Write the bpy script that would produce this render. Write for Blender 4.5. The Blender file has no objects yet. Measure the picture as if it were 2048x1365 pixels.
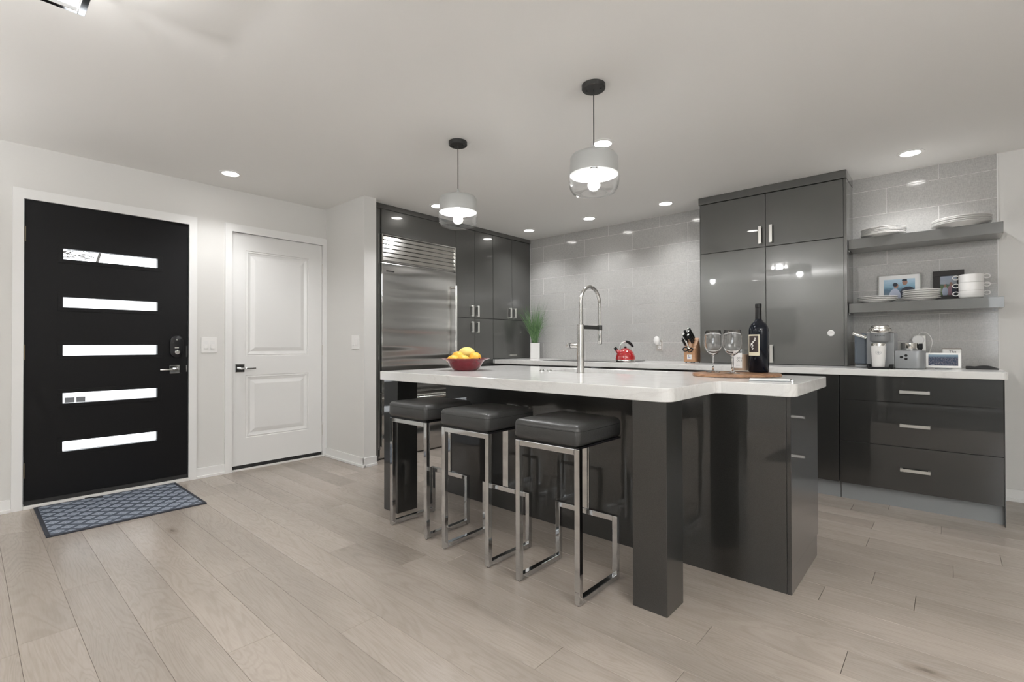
import bpy, bmesh, math, random
from mathutils import Vector, Matrix
C = bpy.context.scene
PI = math.pi
random.seed(7)

# ------------------------------------------------------------------ camera
CAM_H, YAW, PITCH, ROLL, FPX = 1.0819, 0.7283, 0.008, -0.0021, 978.1
F = Vector((-math.sin(YAW) * math.cos(PITCH), math.cos(YAW) * math.cos(PITCH), math.sin(PITCH)))
r0 = Vector((math.cos(YAW), math.sin(YAW), 0)); u0 = r0.cross(F)
rr = math.cos(ROLL) * r0 + math.sin(ROLL) * u0
uu = math.cos(ROLL) * u0 - math.sin(ROLL) * r0
cam = bpy.data.objects.new('camera', bpy.data.cameras.new('camera'))
C.collection.objects.link(cam)
cam.data.sensor_width = 36; cam.data.lens = FPX / 2048 * 36; cam.data.clip_start = 0.05
cam.matrix_world = Matrix(((rr.x, uu.x, -F.x, 0), (rr.y, uu.y, -F.y, 0), (rr.z, uu.z, -F.z, CAM_H), (0, 0, 0, 1)))
C.camera = cam

# ------------------------------------------------------------------ sky, lights, exposure
W = bpy.data.worlds.new('sky'); C.world = W; W.use_nodes = True
W.node_tree.nodes['Background'].inputs[0].default_value = (0.92, 0.96, 1.0, 1)
W.node_tree.nodes['Background'].inputs[1].default_value = 5.0
C.view_settings.view_transform = 'Standard'; C.view_settings.look = 'None'
C.view_settings.gamma = 1; C.view_settings.use_curve_mapping = False
C.view_settings.exposure = -0.1
SPOT_W, PENDANT_W, FLUSH_W, REAR_W, WINDOW_W, UP_W = 37, 25, 24, 20, 10, 124
WARM = (0.99, 0.992, 1.0)

def lamp(name, kind, loc, energy, color=WARM, parent=None, **kw):
    l = bpy.data.lights.new(name, kind); l.energy = energy; l.color = color
    for k, v in kw.items(): setattr(l, k, v)
    o = bpy.data.objects.new(name, l); C.collection.objects.link(o)
    o.location = loc
    if parent: o.parent = parent; o.location = Vector(loc) - parent.location
    return o
wl = lamp('window_fill', 'AREA', (1.6, -2.9, 1.45), WINDOW_W * 1.4, (0.93, 0.97, 1.0), shape='RECTANGLE', size=1.7, size_y=1.3)  # added fill lamp inside the rear window, boosts its daylight
wl.rotation_euler = (PI / 2, 0, 0)

# ------------------------------------------------------------------ materials
def mat(name):
    m = bpy.data.materials.new(name); m.use_nodes = True
    nt = m.node_tree; return m, nt, nt.nodes['Principled BSDF']
def pm(name, col, rough=0.5, metal=0.0, ior=1.5, coat=0.0, emit=None, estr=0, aniso=0, bump=None, spec=None):
    m, nt, b = mat(name)
    b.inputs['Base Color'].default_value = (*col, 1); b.inputs['Roughness'].default_value = rough
    b.inputs['Metallic'].default_value = metal; b.inputs['IOR'].default_value = ior
    b.inputs['Coat Weight'].default_value = coat; b.inputs['Anisotropic'].default_value = aniso
    if spec is not None: b.inputs['Specular IOR Level'].default_value = spec
    if emit: b.inputs['Emission Color'].default_value = (*emit, 1); b.inputs['Emission Strength'].default_value = estr
    if bump:
        sc, st, scale = bump
        n = noise(nt, sc, 3, scale); bn = nt.nodes.new('ShaderNodeBump'); bn.inputs['Strength'].default_value = st
        bn.inputs['Distance'].default_value = 0.01
        nt.links.new(n.outputs[0], bn.inputs['Height']); nt.links.new(bn.outputs[0], b.inputs['Normal'])
    return m
def noise(nt, scale, detail=3, vec=(1, 1, 1), src=None, rough=0.5, dist=0.0):
    n = nt.nodes.new('ShaderNodeTexNoise'); n.inputs['Scale'].default_value = scale
    n.inputs['Detail'].default_value = detail; n.inputs['Roughness'].default_value = rough; n.inputs['Distortion'].default_value = dist
    mp = nt.nodes.new('ShaderNodeMapping'); mp.inputs['Scale'].default_value = vec
    if src is None:
        tc = nt.nodes.new('ShaderNodeTexCoord'); src = tc.outputs['Object']
    nt.links.new(src, mp.inputs[0]); nt.links.new(mp.outputs[0], n.inputs['Vector'])
    return n
def ramp(nt, src, stops):
    r = nt.nodes.new('ShaderNodeValToRGB'); el = r.color_ramp.elements
    while len(el) < len(stops): el.new(0.5)
    for e, (p, c) in zip(el, stops):
        e.position = p; e.color = (*c, 1) if len(c) == 3 else c
    nt.links.new(src, r.inputs[0]); return r
def mixc(nt, fac, a, b, mode='MIX'):
    m = nt.nodes.new('ShaderNodeMix'); m.data_type = 'RGBA'; m.blend_type = mode
    for i, v in ((0, fac), (6, a), (7, b)):
        if isinstance(v, (int, float)): m.inputs[i].default_value = v
        elif isinstance(v, tuple): m.inputs[i].default_value = (*v, 1)
        else: nt.links.new(v, m.inputs[i])
    return m.outputs[2]
def mth(nt, op, a, b=None, c=None):
    n = nt.nodes.new('ShaderNodeMath'); n.operation = op
    for i, v in enumerate((a, b, c)):
        if v is None: continue
        if isinstance(v, (int, float)): n.inputs[i].default_value = v
        else: nt.links.new(v, n.inputs[i])
    return n.outputs[0]

M = {}
M['wall'] = pm('wall_paint', (0.69, 0.68, 0.655), 0.6, bump=(160, 0.05, (1, 1, 1)))
M['ceiling'] = pm('ceiling_paint', (0.82, 0.81, 0.785), 0.75)
M['trim'] = pm('white_trim', (0.79, 0.785, 0.77), 0.35)
M['door_white'] = pm('white_door_paint', (0.77, 0.765, 0.75), 0.32)
M['door_black'] = pm('black_door_paint', (0.007, 0.007, 0.0075), 0.42, ior=1.25, bump=(60, 0.04, (1, 1, 1)))
M['chrome'] = pm('chrome', (0.60, 0.61, 0.615), 0.06, 1)
M['nickel'] = pm('brushed_nickel', (0.66, 0.645, 0.61), 0.28, 1)
M['brass'] = pm('dull_brass', (0.2, 0.165, 0.11), 0.42, 0.8)
M['dark_metal'] = pm('dark_bronze_metal', (0.06, 0.06, 0.058), 0.42, 0.6)
M['white_plastic'] = pm('white_plastic', (0.82, 0.81, 0.79), 0.3)
M['black_plastic'] = pm('black_plastic', (0.009, 0.009, 0.01), 0.3, ior=1.35)
M['rubber'] = pm('black_rubber', (0.012, 0.012, 0.012), 0.7)
M['leather'] = pm('black_leather', (0.042, 0.042, 0.041), 0.34, ior=1.5, bump=(190, 0.12, (1, 1, 1)))
M['stitch'] = pm('black_thread', (0.01, 0.01, 0.01), 0.7)
M['porcelain'] = pm('white_porcelain', (0.8, 0.79, 0.77), 0.14)
M['red_enamel'] = pm('red_enamel', (0.42, 0.015, 0.018), 0.08, coat=1)
M['ceramic_red'] = pm('red_glass_bowl', (0.165, 0.008, 0.018), 0.1, coat=0.6)
M['grey_shell'] = pm('slate_grey_shell', (0.26, 0.268, 0.275), 0.36, 0.35)
M['tank'] = pm('smoky_tank', (0.11, 0.13, 0.155), 0.12)
M['steel'] = pm('polished_steel', (0.7, 0.69, 0.66), 0.16, 1)
M['pot'] = pm('white_pot', (0.74, 0.73, 0.71), 0.5)
M['soil'] = pm('soil', (0.03, 0.022, 0.015), 0.9)
M['black_glass'] = pm('black_ceramic_glass', (0.012, 0.012, 0.013), 0.05)
M['paper'] = pm('white_paper', (0.82, 0.82, 0.81), 0.6)
M['cream'] = pm('cream_paper', (0.66, 0.6, 0.45), 0.6)
M['label_dark'] = pm('dark_print', (0.03, 0.018, 0.016), 0.5)
M['ink'] = pm('black_ink', (0.01, 0.01, 0.01), 0.6)
M['grey_ink'] = pm('grey_ink', (0.33, 0.35, 0.36), 0.5)
M['blue_ink'] = pm('blue_ink', (0.05, 0.11, 0.35), 0.5)
M['bottle'] = pm('dark_bottle_glass', (0.004, 0.006, 0.011), 0.05, ior=1.36)
M['foil'] = pm('black_foil', (0.01, 0.01, 0.01), 0.35, ior=1.35)
M['wax'] = pm('tan_wax', (0.55, 0.4, 0.29), 0.5)
M['outside'] = pm('pale_siding', (0.8, 0.8, 0.8), 0.8)
M['bark'] = pm('bark', (0.03, 0.026, 0.022), 0.9)
M['grout'] = pm('pale_grout', (0.78, 0.77, 0.75), 0.8)
M['shadow_gap'] = pm('black_gap', (0.012, 0.012, 0.012), 0.8)
M['kick'] = pm('grey_kick_board', (0.27, 0.28, 0.285), 0.4, 0.3)
M['cloth'] = pm('charcoal_cloth', (0.016, 0.016, 0.016), 0.9)
M['dark_edge'] = pm('black_frame_wood', (0.012, 0.009, 0.009), 0.35)
M['threshold'] = pm('white_sill', (0.74, 0.72, 0.69), 0.4)

# glossy slate acrylic doors
def gloss(name, col, rough=0.045, ior=1.85, metal=0.0, coat=0.0):
    m, nt, b = mat(name)
    n = noise(nt, 900, 1); rp = ramp(nt, n.outputs[0], [(0.35, tuple(c * 0.8 for c in col)), (0.7, tuple(c * 1.25 for c in col))])
    nt.links.new(rp.outputs[0], b.inputs['Base Color'])
    b.inputs['Roughness'].default_value = rough; b.inputs['IOR'].default_value = ior
    b.inputs['Metallic'].default_value = metal; b.inputs['Coat Weight'].default_value = coat
    b.inputs['Coat Roughness'].default_value = 0.02; b.inputs['Coat IOR'].default_value = 1.55
    return m
M['gloss'] = gloss('slate_gloss', (0.115, 0.115, 0.109), 0.33, 1.5, 0.6, 1.0)
M['gloss_shaded'] = gloss('slate_gloss_shaded', (0.046, 0.046, 0.0435), 0.3, 1.5, 0.7, 1.0)  # darker copy of the slate gloss; lower units' shade put into the colour
M['gloss_edge'] = gloss('slate_gloss_carcass', (0.03, 0.03, 0.029), 0.2, 1.5)
# stainless steel
def stainless(name, col=(0.5, 0.5, 0.49), rough=0.2, wav=0.3):
    m, nt, b = mat(name)
    b.inputs['Base Color'].default_value = (*col, 1); b.inputs['Metallic'].default_value = 1
    n = noise(nt, 1.0, 3, (40, 2, 260)); rp = ramp(nt, n.outputs[0], [(0.2, (rough * .92,) * 3), (0.8, (rough * 1.08,) * 3)])
    nt.links.new(rp.outputs[0], b.inputs['Roughness'])
    tg = nt.nodes.new('ShaderNodeTangent'); tg.direction_type = 'RADIAL'; tg.axis = 'Z'
    nt.links.new(tg.outputs[0], b.inputs['Tangent']); b.inputs['Anisotropic'].default_value = .85; b.inputs['Anisotropic Rotation'].default_value = 0.0
    w = noise(nt, 1.0, 1, (1, .5, 5.5)); bn = nt.nodes.new('ShaderNodeBump')
    bn.inputs['Strength'].default_value = wav; bn.inputs['Distance'].default_value = 0.03
    nt.links.new(w.outputs[0], bn.inputs['Height']); nt.links.new(bn.outputs[0], b.inputs['Normal'])
    return m
M['stainless'] = stainless('stainless_steel', (0.58, 0.575, 0.56), 0.2, 0.9)
M['stainless_plain'] = pm('stainless_plain', (0.56, 0.55, 0.53), 0.22, 1)
# linen-look wall tile
def tile_mat():
    m, nt, b = mat('linen_tile')
    tc = nt.nodes.new('ShaderNodeTexCoord'); oi = nt.nodes.new('ShaderNodeObjectInfo')
    ad = nt.nodes.new('ShaderNodeVectorMath'); ad.operation = 'ADD'
    sc = nt.nodes.new('ShaderNodeVectorMath'); sc.operation = 'SCALE'; sc.inputs[0].default_value = (31, 17, 23)
    nt.links.new(oi.outputs['Random'], sc.inputs['Scale']); nt.links.new(tc.outputs['Object'], ad.inputs[0]); nt.links.new(sc.outputs[0], ad.inputs[1])
    a = noise(nt, 1, 3, (60, 60, 420), ad.outputs[0]); c = noise(nt, 1, 3, (420, 60, 60), ad.outputs[0])
    s = mth(nt, 'ADD', a.outputs[0], c.outputs[0]); s = mth(nt, 'MULTIPLY', s, 0.5)
    rp = ramp(nt, s, [(0.3, (0.33, 0.324, 0.312)), (0.7, (0.53, 0.522, 0.504))])
    nt.links.new(rp.outputs[0], b.inputs['Base Color']); b.inputs['Roughness'].default_value = 0.1; b.inputs['IOR'].default_value = 1.55
    return m
M['tile'] = tile_mat()
# quartz
def quartz():
    m, nt, b = mat('white_quartz')
    n = noise(nt, 1.6, 6, (1, 3.2, 2), rough=0.6, dist=1.6)
    d = mth(nt, 'ABSOLUTE', mth(nt, 'SUBTRACT', n.outputs[0], 0.5))
    v = ramp(nt, d, [(0.0, (0.70, 0.69, 0.67)), (0.02, (0.755, 0.745, 0.725)), (0.06, (0.775, 0.77, 0.75))])
    f = noise(nt, 420, 2); g = ramp(nt, f.outputs[0], [(0.3, (0.94, 0.94, 0.94)), (0.6, (1, 1, 1))])
    nt.links.new(mixc(nt, 1.0, v.outputs[0], g.outputs[0], 'MULTIPLY'), b.inputs['Base Color'])
    b.inputs['Roughness'].default_value = 0.13; return m
M['quartz'] = quartz()
# oak planks
def wood(name, light, dark, rough, var=0.18, sc=1.0, knots=True):
    m, nt, b = mat(name)
    tc = nt.nodes.new('ShaderNodeTexCoord'); oi = nt.nodes.new('ShaderNodeObjectInfo')
    ad = nt.nodes.new('ShaderNodeVectorMath'); ad.operation = 'ADD'
    s = nt.nodes.new('ShaderNodeVectorMath'); s.operation = 'SCALE'; s.inputs[0].default_value = (37, 19, 11)
    nt.links.new(oi.outputs['Random'], s.inputs['Scale']); nt.links.new(tc.outputs['Object'], ad.inputs[0]); nt.links.new(s.outputs[0], ad.inputs[1])
    g1 = noise(nt, 1, 4, (1.5 * sc, 9 * sc, 9 * sc), ad.outputs[0], dist=1.6)
    g2 = noise(nt, 1, 3, (2.2 * sc, 110 * sc, 110 * sc), ad.outputs[0])
    f = mth(nt, 'ADD', mth(nt, 'MULTIPLY', g1.outputs[0], 0.8), mth(nt, 'MULTIPLY', g2.outputs[0], 0.2))
    c = ramp(nt, f, [(0.33, dark), (0.62, light)]).outputs[0]
    if knots:
        k = noise(nt, 1, 2, (3.1, 6.5, 6.5), ad.outputs[0], dist=0.6)
        kr = ramp(nt, k.outputs[0], [(0.70, (1, 1, 1)), (0.77, (0.42, 0.38, 0.36))])
        c = mixc(nt, 0.8, c, kr.outputs[0], 'MULTIPLY')
    br = nt.nodes.new('ShaderNodeMapRange'); br.inputs['To Min'].default_value = 1 - var; br.inputs['To Max'].default_value = 1 + var * .6
    nt.links.new(oi.outputs['Random'], br.inputs[0])
    cm = nt.nodes.new('ShaderNodeVectorMath'); cm.operation = 'SCALE'; nt.links.new(c, cm.inputs[0]); nt.links.new(br.outputs[0], cm.inputs['Scale'])
    nt.links.new(cm.outputs[0], b.inputs['Base Color'])
    rr_ = ramp(nt, g2.outputs[0], [(0.2, (rough * .85,) * 3), (0.8, (rough * 1.2,) * 3)])
    nt.links.new(rr_.outputs[0], b.inputs['Roughness'])
    bn = nt.nodes.new('ShaderNodeBump'); bn.inputs['Strength'].default_value = 0.12; bn.inputs['Distance'].default_value = 0.002
    nt.links.new(f, bn.inputs['Height']); nt.links.new(bn.outputs[0], b.inputs['Normal'])
    return m
def plank_mat():
    m, nt, b = mat('grey_oak')
    tc = nt.nodes.new('ShaderNodeTexCoord'); oi = nt.nodes.new('ShaderNodeObjectInfo')
    ad = nt.nodes.new('ShaderNodeVectorMath'); ad.operation = 'ADD'
    s = nt.nodes.new('ShaderNodeVectorMath'); s.operation = 'SCALE'; s.inputs[0].default_value = (37, 19, 11)
    nt.links.new(oi.outputs['Random'], s.inputs['Scale']); nt.links.new(tc.outputs['Object'], ad.inputs[0]); nt.links.new(s.outputs[0], ad.inputs[1])
    # cathedral grain: contour lines of a stretched noise, pushed round the knots
    vm = nt.nodes.new('ShaderNodeMapping'); vm.inputs['Scale'].default_value = (1.5, 3.6, 0.001); nt.links.new(ad.outputs[0], vm.inputs[0])
    vo = nt.nodes.new('ShaderNodeTexVoronoi'); vo.inputs['Scale'].default_value = 1.0; nt.links.new(vm.outputs[0], vo.inputs['Vector'])
    sp = nt.nodes.new('ShaderNodeSeparateColor'); nt.links.new(vo.outputs['Color'], sp.inputs[0])
    on = mth(nt, 'GREATER_THAN', sp.outputs[0], 0.45)
    kd = mth(nt, 'ADD', vo.outputs['Distance'], mth(nt, 'MULTIPLY', mth(nt, 'SUBTRACT', noise(nt, 1, 2, (40, 60, 60), ad.outputs[0]).outputs[0], 0.5), 0.06))
    g = noise(nt, 1, 3, (0.7, 5.5, 5.5), ad.outputs[0], dist=0.9)
    h = mth(nt, 'ADD', g.outputs[0], mth(nt, 'MULTIPLY', on, mth(nt, 'MULTIPLY', 0.09, mth(nt, 'EXPONENT', mth(nt, 'MULTIPLY', kd, -7.0)))))
    rg = mth(nt, 'MULTIPLY_ADD', mth(nt, 'SINE', mth(nt, 'MULTIPLY', h, 150.0)), 0.5, 0.5)
    c = ramp(nt, rg, [(0.0, (0.372, 0.322, 0.280)), (0.5, (0.402, 0.349, 0.305))]).outputs[0]
    lo = noise(nt, 1, 3, (0.9, 4, 4), ad.outputs[0]); c = mixc(nt, 0.9, c, ramp(nt, lo.outputs[0], [(0.3, (0.84, 0.835, 0.83)), (0.68, (1.06, 1.06, 1.06))]).outputs[0], 'MULTIPLY')
    fi = noise(nt, 1, 3, (14, 160, 160), ad.outputs[0]); c = mixc(nt, 0.8, c, ramp(nt, fi.outputs[0], [(0.3, (0.93, 0.925, 0.92)), (0.6, (1.02, 1.02, 1.02))]).outputs[0], 'MULTIPLY')
    kn = ramp(nt, kd, [(0.015, (0.40, 0.36, 0.33)), (0.05, (0.74, 0.71, 0.69)), (0.13, (1, 1, 1))]).outputs[0]
    c = mixc(nt, mth(nt, 'MULTIPLY', on, 0.85), c, mixc(nt, 1.0, c, kn, 'MULTIPLY'))
    br = nt.nodes.new('ShaderNodeMapRange'); br.inputs['To Min'].default_value = 0.9; br.inputs['To Max'].default_value = 1.07
    nt.links.new(oi.outputs['Random'], br.inputs[0])
    cm = nt.nodes.new('ShaderNodeVectorMath'); cm.operation = 'SCALE'; nt.links.new(c, cm.inputs[0]); nt.links.new(br.outputs[0], cm.inputs['Scale'])
    nt.links.new(cm.outputs[0], b.inputs['Base Color'])
    b.inputs['Roughness'].default_value = 0.27
    return m
M['plank'] = plank_mat()
M['acacia'] = wood('acacia_wood', (0.36, 0.2, 0.11), (0.19, 0.095, 0.05), 0.35, 0.0, 3, False)
M['block_wood'] = wood('knife_block_wood', (0.5, 0.28, 0.15), (0.38, 0.2, 0.1), 0.45, 0.0, 4, False)
M['slate_wood'] = wood('grey_board_wood', (0.24, 0.2, 0.17), (0.14, 0.12, 0.1), 0.6, 0.0, 4, False)
# thin clear glass (panes, shades)
def thin_glass(name, tint=(1, 1, 1), rough=0.02, f=1.45):
    m, nt, b = mat(name); nt.nodes.remove(b)
    tr = nt.nodes.new('ShaderNodeBsdfTransparent'); tr.inputs[0].default_value = (*tint, 1)
    gl = nt.nodes.new('ShaderNodeBsdfGlossy'); gl.inputs['Roughness'].default_value = rough
    lw = nt.nodes.new('ShaderNodeLayerWeight'); lw.inputs[0].default_value = 0.5
    fr = mth(nt, 'ADD', mth(nt, 'MULTIPLY', mth(nt, 'POWER', lw.outputs['Facing'], 4.0), 0.6), 0.04)
    mx = nt.nodes.new('ShaderNodeMixShader'); nt.links.new(fr, mx.inputs[0])
    nt.links.new(tr.outputs[0], mx.inputs[1]); nt.links.new(gl.outputs[0], mx.inputs[2])
    nt.links.new(mx.outputs[0], nt.nodes['Material Output'].inputs[0]); return m
M['pane'] = thin_glass('window_glass')
M['shade_glass'] = thin_glass('clear_shade_glass', (0.97, 0.97, 0.97))
M['jar'] = thin_glass('jar_glass', (0.95, 0.95, 0.95))
def glass():
    m, nt, b = mat('crystal'); b.inputs['Transmission Weight'].default_value = 1
    b.inputs['Roughness'].default_value = 0; b.inputs['IOR'].default_value = 1.47; b.inputs['Base Color'].default_value = (1, 1, 1, 1)
    return m
M['crystal'] = glass()
def emis(name, col, s):
    return pm(name, (0.8, 0.8, 0.8), 0.5, emit=col, estr=s)
M['led'] = emis('led_lens', (1, 0.97, 0.93), 22)
def glow(name, col, st):                            # clear bulb: lets light through and glows itself
    m, nt, b = mat(name); nt.nodes.remove(b)
    tr = nt.nodes.new('ShaderNodeBsdfTransparent'); em = nt.nodes.new('ShaderNodeEmission'); ad = nt.nodes.new('ShaderNodeAddShader')
    em.inputs[0].default_value = (*col, 1); em.inputs[1].default_value = st
    nt.links.new(tr.outputs[0], ad.inputs[0]); nt.links.new(em.outputs[0], ad.inputs[1]); nt.links.new(ad.outputs[0], nt.nodes['Material Output'].inputs[0]); return m
M['bulb'] = glow('bulb_glow', (1, 0.97, 0.93), 12)
M['diffuser'] = emis('frosted_diffuser', (1, 0.98, 0.95), 0.75)
M['cap'] = pm('satin_silver_shade', (0.5, 0.51, 0.5), 0.35, 0.3)
def lemon():
    m, nt, b = mat('yellow_peel')
    n = noise(nt, 9, 3); rp = ramp(nt, n.outputs[0], [(0.3, (0.74, 0.36, 0.03)), (0.7, (0.84, 0.52, 0.07))])
    nt.links.new(rp.outputs[0], b.inputs['Base Color']); b.inputs['Roughness'].default_value = 0.4
    v = noise(nt, 220, 2); bn = nt.nodes.new('ShaderNodeBump'); bn.inputs['Strength'].default_value = 0.25; bn.inputs['Distance'].default_value = 0.002
    nt.links.new(v.outputs[0], bn.inputs['Height']); nt.links.new(bn.outputs[0], b.inputs['Normal']); return m
M['lemon'] = lemon()
M['mango'] = pm('pale_yellow_peel', (0.72, 0.57, 0.17), 0.45, bump=(120, 0.2, (1, 1, 1)))
def grass():
    m, nt, b = mat('grass_blade')
    n = noise(nt, 60, 2, (1, 1, 0.2)); rp = ramp(nt, n.outputs[0], [(0.3, (0.035, 0.10, 0.03)), (0.7, (0.17, 0.3, 0.12))])
    nt.links.new(rp.outputs[0], b.inputs['Base Color']); b.inputs['Roughness'].default_value = 0.45; return m
M['grass'] = grass()
def rug():
    m, nt, b = mat('diamond_rug')
    tc = nt.nodes.new('ShaderNodeTexCoord'); sx = nt.nodes.new('ShaderNodeSeparateXYZ'); nt.links.new(tc.outputs['Object'], sx.inputs[0])
    u = mth(nt, 'ABSOLUTE', mth(nt, 'SUBTRACT', mth(nt, 'FRACT', mth(nt, 'DIVIDE', mth(nt, 'ADD', sx.outputs[1], 5), 0.107)), 0.5))
    v = mth(nt, 'ABSOLUTE', mth(nt, 'SUBTRACT', mth(nt, 'FRACT', mth(nt, 'DIVIDE', mth(nt, 'ADD', sx.outputs[0], 5), 0.107)), 0.5))
    f = mth(nt, 'ADD', u, v); g = mth(nt, 'MINIMUM', f, mth(nt, 'SUBTRACT', 1.0, f))
    base = (0.075, 0.092, 0.122); li = (0.4, 0.45, 0.52); mid = (0.15, 0.18, 0.23)
    rp = nt.nodes.new('ShaderNodeValToRGB'); rp.color_ramp.interpolation = 'CONSTANT'
    el = rp.color_ramp.elements
    for p, c in ((0.0, li), (0.06, mid), (0.12, li), (0.17, mid), (0.24, li), (0.31, mid), (0.36, base)):
        if p == 0.0: e = el[0]
        elif p == 0.36: e = el[len(el) - 1]; e.position = p
        else: e = el.new(p)
        e.color = (*c, 1)
    nt.links.new(g, rp.inputs[0])
    n = noise(nt, 700, 1); nr = ramp(nt, n.outputs[0], [(0.3, (0.75, 0.75, 0.75)), (0.7, (1.1, 1.1, 1.1))])
    nt.links.new(mixc(nt, 1.0, rp.outputs[0], nr.outputs[0], 'MULTIPLY'), b.inputs['Base Color']); b.inputs['Roughness'].default_value = 0.6
    return m
M['rug'] = rug()
M['rug_edge'] = pm('navy_binding', (0.03, 0.034, 0.045), 0.7)
def city():
    m, nt, b = mat('city_picture')
    tc = nt.nodes.new('ShaderNodeTexCoord'); sx = nt.nodes.new('ShaderNodeSeparateXYZ'); nt.links.new(tc.outputs['Generated'], sx.inputs[0])
    vo = nt.nodes.new('ShaderNodeTexVoronoi'); vo.inputs['Scale'].default_value = 34; mp = nt.nodes.new('ShaderNodeMapping'); mp.inputs['Scale'].default_value = (2, 1, 1.3)
    nt.links.new(tc.outputs['Generated'], mp.inputs[0]); nt.links.new(mp.outputs[0], vo.inputs['Vector'])
    sp = nt.nodes.new('ShaderNodeSeparateColor'); nt.links.new(vo.outputs['Color'], sp.inputs[0])
    tw = ramp(nt, sp.outputs[0], [(0.0, (0.01, 0.025, 0.06)), (0.6, (0.06, 0.11, 0.2)), (0.85, (0.28, 0.25, 0.3)), (1, (0.6, 0.55, 0.55))])
    sky = ramp(nt, sx.outputs[2], [(0.72, (0.16, 0.25, 0.34)), (1.0, (0.45, 0.6, 0.7))])
    k = ramp(nt, sx.outputs[2], [(0.72, (0, 0, 0)), (0.8, (1, 1, 1))])
    c = mixc(nt, k.outputs[0], tw.outputs[0], sky.outputs[0])
    b.inputs['Base Color'].default_value = (0, 0, 0, 1); nt.links.new(c, b.inputs['Emission Color']); b.inputs['Emission Strength'].default_value = 0.5
    b.inputs['Roughness'].default_value = 0.1; return m
M['screen'] = city()
def scenic(name, stops):
    m, nt, b = mat(name)
    tc = nt.nodes.new('ShaderNodeTexCoord'); sx = nt.nodes.new('ShaderNodeSeparateXYZ'); nt.links.new(tc.outputs['Generated'], sx.inputs[0])
    n = noise(nt, 5, 3, (1, 1, 2), tc.outputs['Generated'])
    z = mth(nt, 'ADD', sx.outputs[2], mth(nt, 'MULTIPLY', mth(nt, 'SUBTRACT', n.outputs[0], 0.5), 0.25))
    nt.links.new(ramp(nt, z, stops).outputs[0], b.inputs['Base Color']); b.inputs['Roughness'].default_value = 0.15; return m
M['beach_print'] = scenic('beach_print', [(0.0, (0.2, 0.24, 0.27)), (0.45, (0.12, 0.2, 0.28)), (0.6, (0.25, 0.42, 0.55)), (1, (0.5, 0.66, 0.78))])
M['meadow_print'] = scenic('meadow_print', [(0.0, (0.1, 0.16, 0.07)), (0.42, (0.16, 0.22, 0.1)), (0.55, (0.1, 0.15, 0.13)), (0.62, (0.42, 0.46, 0.52)), (1, (0.3, 0.34, 0.42))])
M['print_skin'] = pm('print_skin', (0.35, 0.2, 0.15), 0.3)
M['print_navy'] = pm('print_navy', (0.02, 0.028, 0.05), 0.3)
M['print_pale'] = pm('print_pale', (0.45, 0.5, 0.62), 0.3)
M['print_rose'] = pm('print_rose', (0.35, 0.2, 0.25), 0.3)
M['leaf_green'] = pm('print_white', (0.7, 0.69, 0.66), 0.4)

# ------------------------------------------------------------------ mesh helpers
def NB(): return bmesh.new()
def box(bm, x0, x1, y0, y1, z0, z1, bev=0.0, seg=2):
    r = bmesh.ops.create_cube(bm, size=1)
    vs = r['verts']
    for v in vs:
        v.co = Vector(((x0 + x1) / 2 + v.co.x * (x1 - x0), (y0 + y1) / 2 + v.co.y * (y1 - y0), (z0 + z1) / 2 + v.co.z * (z1 - z0)))
    if bev > 0:
        es = {e for v in vs for e in v.link_edges}
        bmesh.ops.bevel(bm, geom=list(es), offset=bev, segments=seg, profile=0.5, affect='EDGES', clamp_overlap=True)
    return bm
def lathe(bm, prof, seg=32, c=(0, 0), axis='z', cap=True):
    rings = []
    for r, z in prof:
        ring = []
        if r < 1e-6: ring = [bm.verts.new((c[0], c[1], z))]
        else:
            for i in range(seg):
                a = 2 * PI * i / seg; ring.append(bm.verts.new((c[0] + r * math.cos(a), c[1] + r * math.sin(a), z)))
        rings.append(ring)
    for a, b in zip(rings, rings[1:]):
        if len(a) == 1 and len(b) == 1: continue
        for i in range(seg):
            j = (i + 1) % seg
            if len(a) == 1: bm.faces.new((a[0], b[j], b[i])) if False else bm.faces.new((a[0], b[i], b[j]))
            elif len(b) == 1: bm.faces.new((a[i], b[0], a[j])) if False else bm.faces.new((a[j], a[i], b[0]))
            else: bm.faces.new((a[i], b[i], b[j], a[j]))
    if cap:
        if len(rings[0]) > 1: bm.faces.new(rings[0])
        if len(rings[-1]) > 1: bm.faces.new(list(reversed(rings[-1])))
    bmesh.ops.recalc_face_normals(bm, faces=bm.faces)
    return bm
def tube(bm, pts, rad, seg=10, cap=True):
    pts = [Vector(p) for p in pts]; rads = rad if isinstance(rad, (list, tuple)) else [rad] * len(pts)
    rings = []; prev = None
    for i, p in enumerate(pts):
        t = (pts[min(i + 1, len(pts) - 1)] - pts[max(i - 1, 0)]).normalized()
        if prev is None: n = t.orthogonal().normalized()
        else: n = (prev - t * prev.dot(t)).normalized()
        prev = n; b = t.cross(n)
        rings.append([bm.verts.new(p + (n * math.cos(2 * PI * k / seg) + b * math.sin(2 * PI * k / seg)) * rads[i]) for k in range(seg)])
    for a, b in zip(rings, rings[1:]):
        for k in range(seg): bm.faces.new((a[k], a[(k + 1) % seg], b[(k + 1) % seg], b[k]))
    if cap: bm.faces.new(list(reversed(rings[0]))); bm.faces.new(rings[-1])
    return bm
def arc2(cx, cy, r, a0, a1, n=6):
    return [(cx + r * math.cos(a0 + (a1 - a0) * i / n), cy + r * math.sin(a0 + (a1 - a0) * i / n)) for i in range(n + 1)]
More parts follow.
